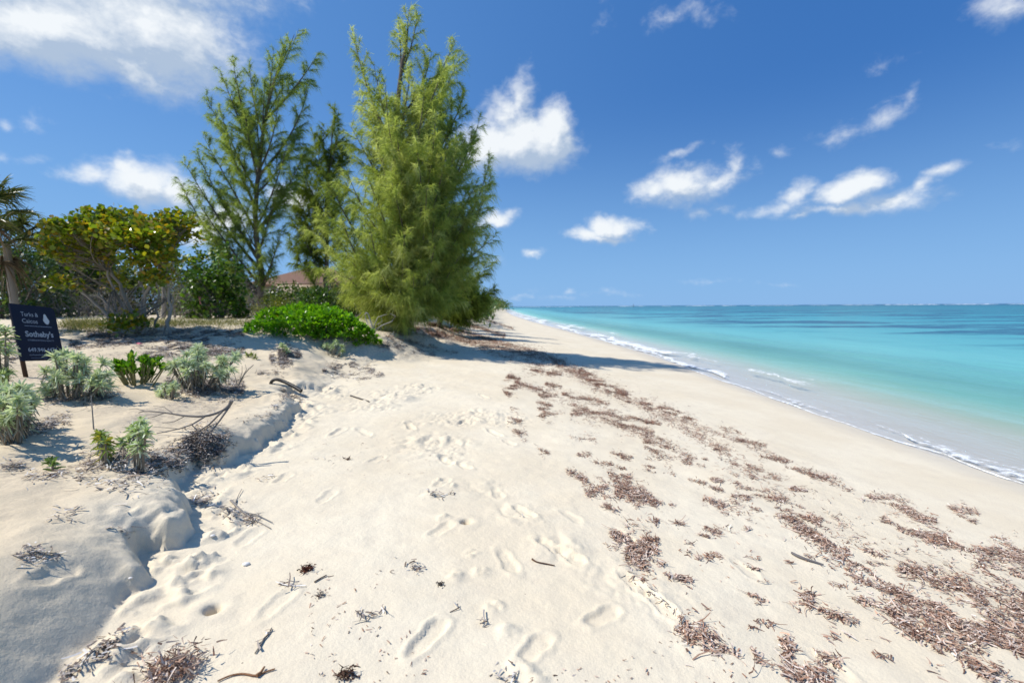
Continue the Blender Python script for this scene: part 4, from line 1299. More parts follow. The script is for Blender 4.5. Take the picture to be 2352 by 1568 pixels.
# ------------------------------------------------------------------ plants on the dune
def rosettes(mb, P, up, k, L, Wd, cols, droop=0.35):
    n = len(P)
    j = np.repeat(np.arange(n), k)
    N = n * k
    el = rng.uniform(-0.15, 1.35, N)
    az = rng.uniform(0, 2 * math.pi, N)
    ax = unit(up)
    a1 = unit(np.cross(ax, rng.normal(size=(n, 3))))
    a2 = np.cross(ax, a1)
    D = (np.cos(el) * np.cos(az))[:, None] * a1[j] + (np.cos(el) * np.sin(az))[:, None] * a2[j] + np.sin(el)[:, None] * ax[j]
    ll = L * rng.uniform(0.7, 1.15, N)
    mb.ribbons(P[j] + D * 0.008 + ax[j] * rng.uniform(-0.03, 0.015, N)[:, None], D, ll, Wd * rng.uniform(0.8, 1.2, N), droop * rng.uniform(0.3, 1.2, N), 3, pick_cols(cols, N, 0.12), taper=0.45)


SIL = [(0.50, 0.57, 0.41), (0.57, 0.63, 0.48), (0.44, 0.53, 0.34), (0.66, 0.70, 0.58)]
SILG = [(0.30, 0.42, 0.16), (0.38, 0.46, 0.22), (0.27, 0.38, 0.14)]


def sea_lavender(label, base, heads, depth, seed, k=30, L=0.092, Wd=0.0165, cols=SIL, name='sea_lavender', dead=True):
    """heads: (px, py, dd) of each leaf rosette"""
    global rng
    rng = np.random.default_rng(seed)
    root = thing(name, label, 'plant', base)
    lv, st, dl = MB(), MB(), MB()
    H = np.array([at(x, y, depth + dd) for x, y, dd in heads])
    base = np.asarray(base, float)
    gz_ = full_z(H[:, 0], H[:, 1])
    H[:, 2] = np.maximum(H[:, 2], gz_ + 0.04)
    up = unit((H - base) * np.array([0.6, 0.6, 1.0]) + np.array([0, 0, 0.25]))
    for h, u in zip(H, up):
        b0 = base + np.array([(h[0] - base[0]) * 0.45, (h[1] - base[1]) * 0.45, 0.0])
        b0[2] = float(full_z(np.array(b0[0]), np.array(b0[1]))) - 0.05
        q = bez(b0, b0 * 0.45 + h * 0.55 - u * 0.05, h, 7)
        st.tube(q, np.linspace(0.011, 0.007, 7), 5, (0.20, 0.175, 0.14))
        m = 7
        t = rng.uniform(0.45, 0.95, m)
        pp = np.stack([np.interp(t, np.linspace(0, 1, 7), q[:, i]) for i in range(3)], -1)
        dd = unit(rng.normal(size=(m, 3)) * np.array([1, 1, 0.4]) - np.array([0, 0, 0.5]))
        if dead:
            dl.ribbons(pp, dd, L * rng.uniform(0.6, 1.0, m), Wd * 0.8, 0.8, 2, pick_cols([(0.36, 0.33, 0.26), (0.28, 0.24, 0.18), (0.33, 0.33, 0.25)], m))
    rosettes(lv, H, up, k, L, Wd, cols)
    second = H - up * 0.035
    rosettes(lv, second, up, k // 3, L * 1.1, Wd, cols, 0.6)
    lv.build('leaves', M_silver, root)
    st.build('stems', M_dry, root)
    if dead:
        dl.build('dead_leaves', M_dry, root)
    return root


def heads_in(rows, rr_):
    out = []
    for (cx, cy, rx, ry, n, dd) in rows:
        for _ in range(max(int(n * 0.75), 2)):
            a, q = rr_.uniform(0, 2 * math.pi), math.sqrt(rr_.random())
            out.append((cx + rx * q * math.cos(a), cy + ry * q * math.sin(a), rr_.uniform(-0.25, 0.25) + dd))
    return out


rr = np.random.default_rng(15)
b1 = GF([160], [912])[0]
sea_lavender('silver-green sea lavender clump in front of the navy sign', b1, heads_in([(155, 822, 32, 12, 8, .1), (130, 855, 30, 22, 10, 0), (180, 845, 30, 25, 10, .05), (225, 850, 30, 22, 9, .2), (205, 880, 50, 16, 9, -.1), (115, 885, 18, 16, 6, -.1), (240, 885, 20, 10, 4, 0)], rr), b1[1], 71)
b2 = GF([455], [885])[0]
sea_lavender('widest silver-green sea lavender, beside the small leafy green shrub', b2, heads_in([(470, 808, 30, 14, 10, .15), (430, 825, 35, 20, 12, .05), (490, 830, 40, 22, 12, .2), (410, 850, 22, 22, 8, -.05), (460, 850, 40, 18, 12, -.1), (520, 840, 28, 22, 9, .15), (505, 865, 20, 14, 5, 0), (548, 820, 14, 10, 3, .2)], rr), b2[1], 72)
b3 = GF([385], [915])[0]
sea_lavender('small grey-green tuft in front of the widest sea lavender', b3, heads_in([(385, 888, 22, 13, 10, 0), (370, 900, 12, 8, 4, -.05), (402, 900, 10, 8, 3, 0)], rr), b3[1], 73, L=0.06)
b4 = GF([35], [1000])[0]
sea_lavender('large silver sea lavender cut off by the edge of the photo', b4, heads_in([(10, 890, 30, 16, 8, .1), (45, 900, 30, 18, 10, 0), (20, 930, 40, 25, 14, -.1), (65, 930, 16, 25, 6, 0), (0, 960, 30, 22, 8, -.2), (50, 965, 22, 16, 5, -.1), (-30, 920, 30, 40, 12, 0)], rr), b4[1], 74, L=0.075)
b4b = GF([0], [905])[0]
sea_lavender('silver plant reaching in beside the post of the sign', b4b, heads_in([(0, 760, 14, 14, 5, 0), (5, 800, 16, 12, 4, 0), (-10, 780, 16, 30, 6, 0), (5, 850, 18, 14, 5, -.2)], rr), b4b[1], 75, cols=SIL + SILG)
b5 = GF([310], [1060])[0]
sea_lavender('upright grey-green plant growing out of the dark weed heap', b5, heads_in([(318, 975, 10, 5, 2, 0), (305, 990, 18, 10, 4, 0), (335, 1000, 10, 10, 3, .02), (285, 1015, 14, 10, 3, -.03), (315, 1020, 16, 14, 4, 0)], rr), b5[1], 76, k=28, L=0.055, cols=SIL + SILG)
b6 = GF([238], [1060])[0]
sea_lavender('yellow-green rosette plant on a bare stem by the dark weed heap', b6, heads_in([(225, 1000, 12, 6, 3, 0), (240, 1015, 10, 8, 2, 0), (243, 1038, 8, 6, 2, 0)], rr), b6[1], 77, k=26, L=0.06, cols=[(0.30, 0.34, 0.06), (0.22, 0.30, 0.07), (0.38, 0.34, 0.05), (0.26, 0.34, 0.16)])
b7 = GF([655], [808])[0]
sea_lavender('tiny grey-green plant on a mound of dry weed', b7, heads_in([(650, 793, 8, 6, 4, 0), (658, 800, 7, 6, 3, 0)], rr), b7[1], 78, k=24, L=0.075, cols=SIL + SILG)
b8 = GF([762], [815])[0]
sea_lavender('grey-green plant with dead leaves below, in front of the glossy mound', b8, heads_in([(750, 795, 16, 8, 7, 0), (775, 795, 16, 8, 6, .1), (765, 785, 14, 5, 3, .1), (790, 803, 8, 6, 3, 0)], rr), b8[1], 79, k=28, L=0.085, cols=SIL + SILG)
b9 = GF([119], [1082])[0]
sea_lavender('lone green seedling on the bare dune sand', b9, heads_in([(119, 1070, 4, 3, 2, 0)], rr), b9[1], 80, k=14, L=0.055, cols=[(0.12, 0.2, 0.06), (0.16, 0.24, 0.08)], name='seedling', dead=False)
b10 = GF([575], [822])[0]
sea_lavender('sprawling yellow-green shoot behind the widest sea lavender', b10, heads_in([(568, 815, 6, 4, 2, 0), (582, 820, 6, 3, 2, 0)], rr), b10[1], 81, k=18, L=0.07, cols=[(0.2, 0.26, 0.05), (0.26, 0.30, 0.08)], name='seedling', dead=False)

# the small leafy shrub between the two sea lavenders
rng = np.random.default_rng(62)
ns = GF([315], [880])[0]
root = thing('leafy_shrub', 'small bright green upright leafy shrub between two sea lavenders', 'plant', ns)
fol, stm = MB(), MB()
Hd = np.array([at(x, y, ns[1] + d) for x, y, d in heads_in([(262, 838, 14, 10, 5, 0), (285, 845, 18, 14, 6, 0), (305, 835, 14, 12, 6, 0), (330, 838, 18, 12, 7, .05), (360, 838, 18, 10, 6, .1), (310, 862, 44, 9, 14, -.05), (372, 850, 10, 10, 4, 0), (270, 858, 16, 8, 5, 0)], rr)])
up = unit((Hd - ns) * np.array([.5, .5, 1.0]) + np.array([0, 0, .3]))
leaf_clumps(fol, Hd, up, 14, 0.105, 0.042, [(0.10, 0.25, 0.008), (0.13, 0.30, 0.010), (0.07, 0.19, 0.008), (0.2, 0.32, 0.02)], 'spoon', spread=0.012, up=1.1, fan=0.55)
for h in Hd:
    b0 = ns + (h - ns) * np.array([.5, .5, 0])
    b0[2] = full_z(np.array(b0[0]), np.array(b0[1])) - .03
    stm.tube(bez(b0, (b0 + h) / 2, h, 5), .009, 5, (0.2, 0.2, 0.1))
fol.build('leaves', M_gloss, root)
stm.build('stems', M_dry, root)

# thin grass at the foot of the trees
rng = np.random.default_rng(63)
mb = MB()
px = np.concatenate([rng.uniform(150, 600, 1100), rng.uniform(150, 320, 300)])
py = np.concatenate([rng.normal(742, 5, 1100), rng.normal(752, 6, 300)])
q = G(px, np.clip(py, 733, 800))
q = q[q[:, 1] < 40]
j = np.repeat(np.arange(len(q)), 7)
P = q[j] + rng.normal(size=(len(j), 3)) * np.array([.12, .12, 0])
P[:, 2] = coarse_z(P[:, 0], P[:, 1]) - 0.01
mb.ribbons(P, rng.normal(size=(len(j), 3)) * .45 + np.array([0, 0, 1]), rng.uniform(.06, .2, len(j)), .009, .3, 2, pick_cols([(0.20, 0.20, 0.06), (0.13, 0.16, 0.05), (0.28, 0.24, 0.11)], len(j)))
tag(mb.build('dune_grass', M_leaf), kind='stuff')


# ------------------------------------------------------------------ seaweed and litter
WEED = [(0.302, 0.170, 0.110), (0.201, 0.106, 0.071), (0.423, 0.262, 0.177), (0.141, 0.078, 0.053), (0.564, 0.451, 0.372), (0.705, 0.590, 0.496), (0.503, 0.359, 0.274), (0.383, 0.239, 0.164), (0.453, 0.332, 0.253)]
WEED_F = [(0.302, 0.166, 0.110), (0.221, 0.129, 0.093), (0.363, 0.230, 0.168), (0.423, 0.322, 0.266)]
LITTER = [(0.36, 0.31, 0.27), (0.46, 0.42, 0.38), (0.26, 0.21, 0.18), (0.60, 0.57, 0.53), (0.17, 0.13, 0.105), (0.22, 0.145, 0.10)]


def band(poly, halfw, dens, yscale=1.0, clump=0.45, seed=0):
    """points strewn along a line drawn on the photograph; halfw in its pixels at each point"""
    out = []
    pp = [(p[0], p[1], (p[2] if len(p) > 2 else halfw)) for p in poly]
    for a, b in zip(pp[:-1], pp[1:]):
        a, b = np.array(a, float), np.array(b, float)
        L = np.hypot(*(b - a)[:2])
        w_ = (a[2] + b[2]) / 2
        c = G([(a[0] + b[0]) / 2], [(a[1] + b[1]) / 2])[0]
        d = c[1]
        area = (2 * w_ * L) * (d / FPX) ** 2 * d / (EYE[2] - c[2])      # what the strip covers on the ground
        n = int(min(dens * 7.0 * area, 60000)) + 2
        t = rng.random(n)
        nn = np.array([-(b - a)[1], (b - a)[0]]) / max(L, 1e-6)
        off = rng.normal(size=n) * np.where(rng.random(n) < 0.25, 1.5, 0.70)
        q = a[:2] + (b - a)[:2] * t[:, None] + nn * (off * (a[2] + (b[2] - a[2]) * t))[:, None]
        out.append(q)
    q = np.vstack(out)
    p = G(q[:, 0], q[:, 1])[:, :2]
    m = fbm(p[:, 0] * 5.2, p[:, 1] * 4.2, 300 + seed, 3, 0.6)
    keep = m > (rng.random(len(p)) - 0.52) * clump
    return p[keep]


def strips(mb, p, cols, size=1.0, heap=0.02, follow=None):
    """flat curled ribbons lying on the sand at points p"""
    n = len(p)
    d = np.hypot(p[:, 0], p[:, 1])
    z = full_z(p[:, 0], p[:, 1])
    far = np.clip(d / 6.5, 1, 5)
    L = np.exp(rng.normal(size=n) * 0.55 - 3.6) * size * far ** 0.55
    Wd = rng.uniform(0.0045, 0.0095, n) * size ** 0.5 * far ** 0.9
    ang = rng.uniform(0, 2 * math.pi, n) if follow is None else follow + rng.normal(size=n) * 0.6
    D = np.c_[np.cos(ang), np.sin(ang), rng.normal(size=n) * 0.08]
    P = np.c_[p, z + 0.003 + np.abs(rng.normal(size=n)) * heap * 0.7]
    P[:, :2] -= D[:, :2] * L[:, None] / 2
    P[:, 2] -= D[:, 2] * L / 2 * 0.6
    mb.ribbons(P, D, L, Wd, rng.uniform(-0.1, 0.25, n), 3, pick_cols(cols, n, 0.22), flat=True, curve=rng.normal(size=n) * 0.5, taper=0.6)


def c7(*p):
    return [(1550.5 + x * .3408, 1091 + y * .3408, *([w_[0] * .3408] if w_ else [])) for x, y, *w_ in p]


def c6(*p):
    return [(804 + x * .3408, 1091 + y * .3408, *([w_[0] * .3408] if w_ else [])) for x, y, *w_ in p]


rng = np.random.default_rng(101)
wrack = MB()
NEARB = [
    (c7((230, 50, 30), (420, 70, 70), (560, 140, 50), (700, 220, 50), (850, 270, 60), (1000, 330, 55), (1090, 430, 60), (1180, 560, 60), (1400, 650, 80), (1550, 760, 100), (1700, 880, 130), (1900, 980, 120), (2150, 1050, 110), (2400, 1130, 100)), 2300),
    (c7((800, 345, 20), (950, 400, 40), (1080, 480, 40), (1160, 520, 30)), 2200),
    (c7((1400, 290, 25), (1550, 350, 50), (1700, 410, 40), (1850, 450, 30), (2050, 490, 30), (2200, 510, 40), (2400, 570, 50)), 2300),
    (c7((2030, 570, 30), (2150, 640, 40), (2260, 690, 45), (2400, 750, 60)), 2200),
    (c7((1250, 150, 14), (1450, 165, 25), (1570, 240, 28), (1680, 300, 25), (1760, 310, 12)), 2000),
    (c7((1840, 215, 12), (1960, 245, 22), (2040, 262, 10)), 1800), (c7((1860, 265, 10), (1960, 300, 14), (2030, 320, 8)), 1800), (c7((2130, 405, 10), (2230, 425, 16), (2300, 440, 8)), 1800),
    (c7((770, 540, 16), (900, 590, 12), (1050, 640, 14), (1200, 700, 24), (1350, 770, 30), (1420, 830, 30)), 2200),
    (c7((1500, 640, 25), (1680, 660, 40), (1850, 730, 60), (2000, 800, 50), (2150, 880, 60), (2400, 950, 60)), 2300),
    (c7((2040, 710, 8), (2180, 760, 12), (2330, 800, 16)), 1700), (c7((1420, 890, 20), (1550, 1010, 40), (1700, 1110, 34), (1850, 1200, 40), (2000, 1290, 40), (2120, 1370, 40), (2200, 1410, 30)), 2300),
    (c7((2130, 1290, 25), (2260, 1330, 40), (2400, 1400, 50)), 2300), (c7((2050, 1060, 30), (2200, 1110, 40), (2380, 1190, 40)), 2300), (c7((2180, 840, 20), (2350, 860, 20)), 1800),
    (c7((760, 840, 25), (850, 820, 34), (930, 830, 25), (890, 890, 24)), 2200), (c7((970, 910, 10), (1080, 950, 30), (1160, 980, 14), (1230, 1000, 8)), 1900),
    (c7((30, 1030, 25), (110, 1080, 40), (210, 1060, 45), (260, 1140, 40), (330, 1190, 26), (460, 1230, 14)), 2100),
    (c7((540, 1260, 30), (650, 1310, 50), (740, 1350, 60), (850, 1310, 50), (960, 1370, 60), (1060, 1400, 40)), 2300), (c7((700, 1110, 24), (790, 1130, 30), (740, 1180, 34), (780, 1250, 30)), 2000),
    (c7((950, 1210, 14), (1030, 1240, 30), (1120, 1290, 22)), 2000), (c7((520, 1170, 10), (560, 1230, 16)), 1800),
    (c7((190, 160, 12), (290, 190, 14), (340, 210, 12)), 1700), (c7((280, 290, 20), (340, 270, 30), (430, 270, 34), (450, 330, 24), (510, 365, 10)), 1800), (c7((60, 545, 18), (130, 570, 14), (290, 540, 12), (310, 560, 8)), 1600),
    (c7((450, 600, 8), (520, 620, 14), (570, 640, 10)), 1700), (c7((490, 800, 10), (570, 840, 16), (640, 850, 8)), 1600), (c7((1190, 840, 14), (1270, 850, 16), (1350, 880, 10)), 1700), (c7((770, 90, 8), (860, 110, 16), (950, 150, 10)), 1900),
    (c7((600, 260, 10), (760, 285, 12), (830, 310, 10)), 1700), (c7((900, 0, 12), (1020, 20, 14), (1130, 40, 8)), 1900), (c7((500, 0, 14), (600, 15, 14), (690, 35, 8)), 1900), (c7((580, 970, 6), (610, 980, 8), (680, 1030, 8)), 1300),
    (c7((1050, 1050, 6), (1180, 1090, 4)), 900), (c7((1290, 1100, 4), (1370, 1190, 4)), 900), (c7((1430, 1190, 10), (1530, 1210, 12)), 1200), (c7((1230, 720, 8), (1060, 740, 8)), 900), (c7((1160, 730, 6), (1140, 780, 8)), 900),
    (c7((0, 680, 16), (60, 700, 10), (130, 710, 14)), 1500), (c7((60, 440, 14), (110, 455, 12)), 1800), (c7((20, 940, 10), (50, 980, 14)), 1500), (c7((150, 400, 6), (240, 420, 10)), 1200), (c7((560, 400, 6), (620, 420, 6)), 1500),
    (c6((1590, 130, 20), (1650, 100, 24), (1740, 80, 10)), 1900), (c6((1720, 30, 20), (1800, 20, 30), (1890, 40, 16)), 1900), (c6((1530, 10, 10), (1600, 45, 14)), 1700), (c6((1790, 90, 24), (1880, 120, 45), (2000, 150, 40), (2130, 170, 30), (2170, 240, 16)), 2200),
    (c6((1710, 205, 8), (1790, 235, 16), (1880, 215, 24), (1950, 255, 40), (2080, 310, 16)), 2100), (c6((1740, 280, 24), (1720, 330, 20), (1800, 370, 40), (1870, 440, 60), (1960, 470, 70), (2080, 500, 40)), 2300), (c6((1960, 410, 30), (2080, 450, 30)), 2100),
    (c6((1860, 550, 30), (1960, 590, 40), (2060, 640, 30), (2180, 680, 24), (2300, 720, 10)), 2200), (c6((2080, 600, 16), (2130, 600, 10)), 1800), (c6((2250, 450, 14), (2310, 465, 8)), 1800), (c6((2240, 560, 18), (2320, 560, 24)), 1600),
    (c6((1960, 710, 10), (2010, 700, 12)), 1500), (c6((2200, 1010, 14), (2250, 1080, 30), (2330, 1130, 40)), 1900), (c6((2200, 1330, 20), (2260, 1340, 20)), 1500),
]
for k, (pl, dens) in enumerate(NEARB):
    p = band(pl, 10, dens, seed=k, clump=0.2)
    strips(wrack, p, WEED, 1.0, 0.012)
MIDB = [
    ([(1310, 945, 10), (1380, 948, 12), (1440, 975, 12), (1500, 1000, 8)], 900), ([(1480, 1025, 12), (1540, 1035, 14), (1590, 1062, 8)], 1000), ([(1400, 925, 4), (1330, 915, 6), (1290, 905, 4)], 800), ([(1160, 905, 8), (1190, 880, 8), (1165, 862, 6)], 800),
    ([(1190, 880, 4), (1280, 905, 4)], 700), ([(1170, 940, 6), (1205, 946, 5)], 900), ([(1165, 965, 6), (1210, 970, 5)], 900), ([(1180, 985, 5), (1215, 1008, 6)], 900), ([(1225, 1030, 7), (1262, 1040, 4)], 900), ([(1235, 938, 3), (1262, 942, 5)], 800),
    ([(1470, 925, 6), (1530, 940, 8), (1600, 970, 5)], 800), ([(1570, 990, 6), (1625, 995, 5)], 800), ([(1640, 985, 6), (1705, 995, 4)], 800), ([(1690, 1010, 5), (1760, 1025, 4)], 800), ([(1745, 1050, 5), (1810, 1062, 5)], 900), ([(1800, 1068, 4), (1870, 1090, 6), (1940, 1115, 4)], 900),
    ([(1400, 1100, 6), (1455, 1102, 6)], 900), ([(1300, 1078, 4), (1335, 1100, 5), (1360, 1112, 4)], 900), ([(1485, 1078, 3), (1550, 1092, 5)], 800), ([(1360, 1060, 4), (1410, 1068, 3)], 700), ([(1310, 1000, 4), (1370, 1010, 4)], 600), ([(1640, 1028, 12), (1700, 1065, 10), (1790, 1105, 6)], 900),
    ([(1330, 850, 7), (1380, 888, 9), (1440, 906, 4)], 1000), ([(1400, 1040, 3), (1460, 1052, 4)], 600), ([(1560, 1060, 3), (1620, 1075, 3)], 600), ([(1200, 845, 5), (1290, 860, 4)], 500), ([(1440, 955, 3), (1500, 975, 4)], 700),
]
_r3 = np.random.default_rng(404)
for _ in range(64):
    _t, _u = _r3.random(), _r3.random()
    _x = 1160 + 330 * _t + (260 + 700 * _t) * _u
    _y = 850 + 520 * _t + (60 + 200 * _t) * _u + _r3.normal() * 14
    _l = _r3.uniform(14, 46)
    MIDB.append(([(_x, _y, _r3.uniform(2, 5)), (_x + _l, _y + _l * _r3.uniform(.1, .4), _r3.uniform(2, 6))], _r3.uniform(500, 1100)))
for k, (pl, dens) in enumerate(MIDB):
    p = band(pl, 8, dens * 1.0, seed=60 + k)
    strips(wrack, p, WEED_F[:3] + WEED[:4], 1.0, 0.012)
FARB = [
    ([(900, 748, 5), (960, 757, 6), (1040, 775, 6), (1120, 793, 7), (1200, 812, 7), (1270, 830, 8), (1335, 852, 8)], 330), ([(980, 742, 3), (1060, 760, 4), (1140, 785, 5), (1230, 808, 6), (1300, 835, 6)], 300), ([(1060, 742, 3), (1100, 752, 3), (1160, 772, 4)], 180),
    ([(1100, 800, 4), (1180, 825, 5), (1250, 840, 4)], 260), ([(880, 770, 4), (960, 790, 4), (1050, 812, 4)], 130), ([(1090, 728, 2), (1140, 742, 2), (1180, 755, 2)], 60),
]
for k, (pl, dens) in enumerate(FARB):
    p = band(pl, 8, dens * 0.55, seed=90 + k, clump=1.3)
    strips(wrack, p, WEED[:4] + [WEED[6]], 1.1, 0.02)
# the long drift line between the tree's shadow and the near bands, and the thin lines beside it
LONG = [([(1270, 832, 5), (1350, 872, 7), (1450, 915, 8), (1540, 962, 9), (1620, 1010, 10), (1690, 1055, 12)], 520), ([(1180, 870, 4), (1300, 925, 6), (1400, 965, 7), (1500, 1010, 7), (1600, 1060, 8)], 420),
        ([(1500, 945, 4), (1620, 985, 5), (1740, 1030, 5), (1860, 1085, 5), (1960, 1130, 5)], 420), ([(1330, 1085, 5), (1400, 1110, 6), (1480, 1130, 6)], 520), ([(1780, 1160, 6), (1900, 1215, 8), (2010, 1270, 8)], 420)]
for k, (pl, dens) in enumerate(LONG):
    p = band(pl, 8, dens, seed=150 + k, clump=0.7)
    strips(wrack, p, WEED_F[:3] + WEED, 0.9, 0.008)
# crumbs all over the upper beach
n = 2600
px, py = rng.uniform(700, 2352, n), 790 + 778 * rng.random(n) ** 1.3
keep = (py - 790) > (px - 1300) * 0.36 - 40
q = G(px[keep], py[keep])[:, :2]
q = q[(fbm(q[:, 0] * 0.9, q[:, 1] * 0.9, 401, 4) > 0.16) & (shore(q[:, 1]) - q[:, 0] > 2.6)]
strips(wrack, q, WEED, 0.55, 0.002)
tag(wrack.build('seaweed_wrack', M_weed), kind='stuff')

# dry litter on the dune and along the foot of its edge
rng = np.random.default_rng(102)
lit = MB()
LIT = [
    ([(175, 1085, 10), (220, 1075, 22), (290, 1075, 26), (350, 1085, 18), (400, 1080, 10)], 2400), ([(420, 1010, 14), (470, 1000, 24), (510, 1005, 20), (545, 1020, 10)], 1700), ([(350, 1060, 12), (430, 1045, 18), (500, 1030, 14)], 1900),
    ([(120, 905, 8), (180, 910, 12), (260, 905, 8)], 2600), ([(380, 895, 8), (460, 892, 14), (560, 895, 8)], 2600), ([(640, 818, 12), (670, 815, 12)], 3600), ([(0, 975, 10), (70, 985, 12), (150, 975, 8)], 2200),
    ([(190, 1065, 14), (250, 1060, 20), (310, 1065, 22), (350, 1075, 14)], 2600), ([(340, 1050, 10), (420, 1030, 16), (480, 1015, 18), (530, 1000, 14)], 1200), ([(390, 1075, 8), (450, 1050, 12), (520, 1030, 12)], 2200), ([(440, 1150, 10), (520, 1155, 14), (550, 1185, 14), (600, 1205, 8)], 1700),
    ([(30, 1280, 10), (80, 1278, 12), (130, 1275, 8)], 1900), ([(60, 1260, 8), (110, 1290, 8)], 1500), ([(120, 1190, 8), (180, 1180, 10)], 1500), ([(230, 1190, 8), (300, 1175, 8)], 1300), ([(150, 1170, 6), (190, 1160, 6)], 1500),
    ([(140, 1560, 14), (190, 1510, 18), (260, 1470, 12), (290, 1440, 8)], 2300), ([(230, 1500, 14), (270, 1480, 10)], 1900), ([(290, 1550, 16), (350, 1530, 24), (420, 1530, 18)], 2300), ([(300, 1490, 8), (315, 1520, 8)], 1500),
    ([(20, 985, 8), (80, 990, 8), (130, 968, 10)], 1500), ([(100, 975, 8), (160, 962, 8)], 1400), ([(60, 1090, 8), (140, 1090, 8), (190, 1090, 8)], 1300), ([(100, 915, 8), (230, 910, 10), (280, 900, 6)], 1200), ([(380, 880, 8), (470, 890, 14), (560, 890, 10)], 1500),
    ([(330, 815, 8), (420, 800, 8), (520, 810, 10), (560, 800, 6)], 900), ([(620, 825, 8), (660, 818, 8), (690, 815, 6)], 1500), ([(160, 790, 8), (260, 785, 8), (380, 785, 8), (480, 780, 8)], 500), ([(200, 770, 6), (400, 765, 6), (560, 765, 5)], 350), ([(590, 855, 5), (640, 852, 5)], 800),
    ([(740, 850, 6), (800, 838, 6), (860, 850, 6)], 900), ([(760, 860, 5), (830, 868, 5), (880, 860, 4)], 800), ([(640, 900, 6), (700, 920, 6)], 700), ([(870, 790, 5), (940, 800, 6), (1000, 815, 5)], 300), ([(660, 905, 5), (610, 960, 6), (560, 965, 5)], 700),
    ([(250, 1210, 6), (300, 1230, 6)], 900), ([(0, 1080, 8), (50, 1070, 8)], 1500), ([(640, 1090, 5), (560, 1120, 5)], 500), ([(690, 1045, 5), (770, 1060, 5)], 500), ([(20, 780, 8), (60, 800, 8), (20, 830, 8)], 600),
    ([(890, 1280, 5), (930, 1300, 8), (970, 1308, 6)], 1500), ([(820, 1410, 8), (850, 1415, 8), (890, 1405, 4)], 1200), ([(1100, 1425, 6), (1120, 1440, 5)], 1300), ([(1130, 1545, 8), (1160, 1560, 10), (1200, 1560, 8)], 1400), ([(1040, 1390, 4), (1070, 1392, 4)], 1300),
    ([(980, 1125, 4), (1000, 1140, 6), (1050, 1130, 4)], 900), ([(640, 1350, 6), (680, 1345, 4)], 1000), ([(700, 1320, 5), (745, 1330, 5)], 1200), ([(1190, 1182, 3), (1225, 1180, 3)], 900), ([(1430, 1320, 3), (1560, 1410, 4)], 600), ([(590, 1490, 4), (620, 1450, 4)], 900),
]
for k, (pl, dens) in enumerate(LIT):
    p = band(pl, 8, dens * 0.5, seed=120 + k)
    strips(lit, p, LITTER, 1.15, 0.014)
n = 800
px, py = rng.uniform(0, 700, n), rng.uniform(770, 1568, n)
q = G(px, py)[:, :2]
q = q[(scarp_sd(q[:, 0], q[:, 1]) > -0.5) & (fbm(q[:, 0] * 1.1, q[:, 1] * 1.1, 402, 4) > 0.16)]
q = q[q[:, 1] > 2.7]
strips(lit, q, LITTER, 0.65, 0.002)
tag(lit.build('dune_litter', M_weed), kind='stuff')

# separate clumps one can pick out on the bare sand
for name, label, px, py, r, n, cols in [
    ('seaweed_clump', 'tight rust-brown weed clump alone on the smooth sand, twigs beside it', 704, 1308, .028, 150, [(0.12, 0.04, 0.02), (0.08, 0.03, 0.018)]),
    ('seaweed_clump', 'small dark weed scrap just below the rust-brown clump', 735, 1368, .018, 60, [(0.10, 0.05, 0.03), (0.28, 0.24, 0.2)]),
    ('seaweed_clump', 'little dark weed scrap above the large footprint', 1012, 1342, .016, 50, [(0.10, 0.08, 0.06)]),
    ('seaweed_clump', 'rust-red weed crumb at the foot of the dune edge', 800, 1055, .025, 60, [(0.11, 0.05, 0.03)]),
    ('seaweed_clump', 'brown weed lump cut off by the bottom of the photo', 797, 1552, .03, 110, [(0.10, 0.05, 0.03), (0.07, 0.035, 0.02)]),
    ('seaweed_clump', 'thick mat of brown and grey weed against the bottom of the photo', 395, 1545, .085, 620, WEED)]:
    rng = np.random.default_rng(int(px))
    c = GF([px], [py])[0]
    mb = MB()
    p = c[:2] + rng.normal(size=(n, 2)) * r * 0.6
    z = full_z(p[:, 0], p[:, 1]) + np.abs(rng.normal(size=n)) * r * 0.45
    D = unit(rng.normal(size=(n, 3)) * np.array([1, 1, .5]))
    mb.ribbons(np.c_[p, z], D, rng.uniform(.3, 1.0, n) * min(r, .05) * 1.1, rng.uniform(.004, .008, n), rng.uniform(-.2, .5, n), 3, pick_cols(cols, n))
    simple(name, mb, M_weed, label, 'seaweed', c)


# ------------------------------------------------------------------ sticks, hose, branches
def stick(name, label, cat, pts, radii, col, mat=M_dry, group=None, side=()):
    pts = np.asarray(pts, float)
    mb = MB()
    t0, tf = np.linspace(0, 1, len(pts)), np.linspace(0, 1, max(len(pts) * 3, 8))
    # smooth the line
    q = np.stack([np.interp(tf, t0, pts[:, k]) for k in range(3)], -1)
    for _ in range(2):
        q[1:-1] = (q[:-2] + 2 * q[1:-1] + q[2:]) / 4
    mb.tube(q, np.interp(tf, np.linspace(0, 1, len(radii)), radii), 7, col)
    for pl, r in side:
        pl = np.asarray(pl, float)
        mb.tube(pl, np.linspace(r, r * 0.45, len(pl)), 5, col)
    return simple(name, mb, mat, label, cat, pts[0], group, True)


hz = GF([626, 692], [880, 900])
hd = hz[:, 1].mean()
hp = [at(621, 892, hd), at(622, 876, hd), at(632, 870, hd), at(648, 874, hd), at(665, 882, hd - .05), at(680, 890, hd - .1), at(692, 898, hd - .15)]
stick('rubber_hose', 'curved black rubber hose sticking out of the dune sand', 'hose', hp, [.024, .026, .028, .030], (0.014, 0.014, 0.015), M_rubber)

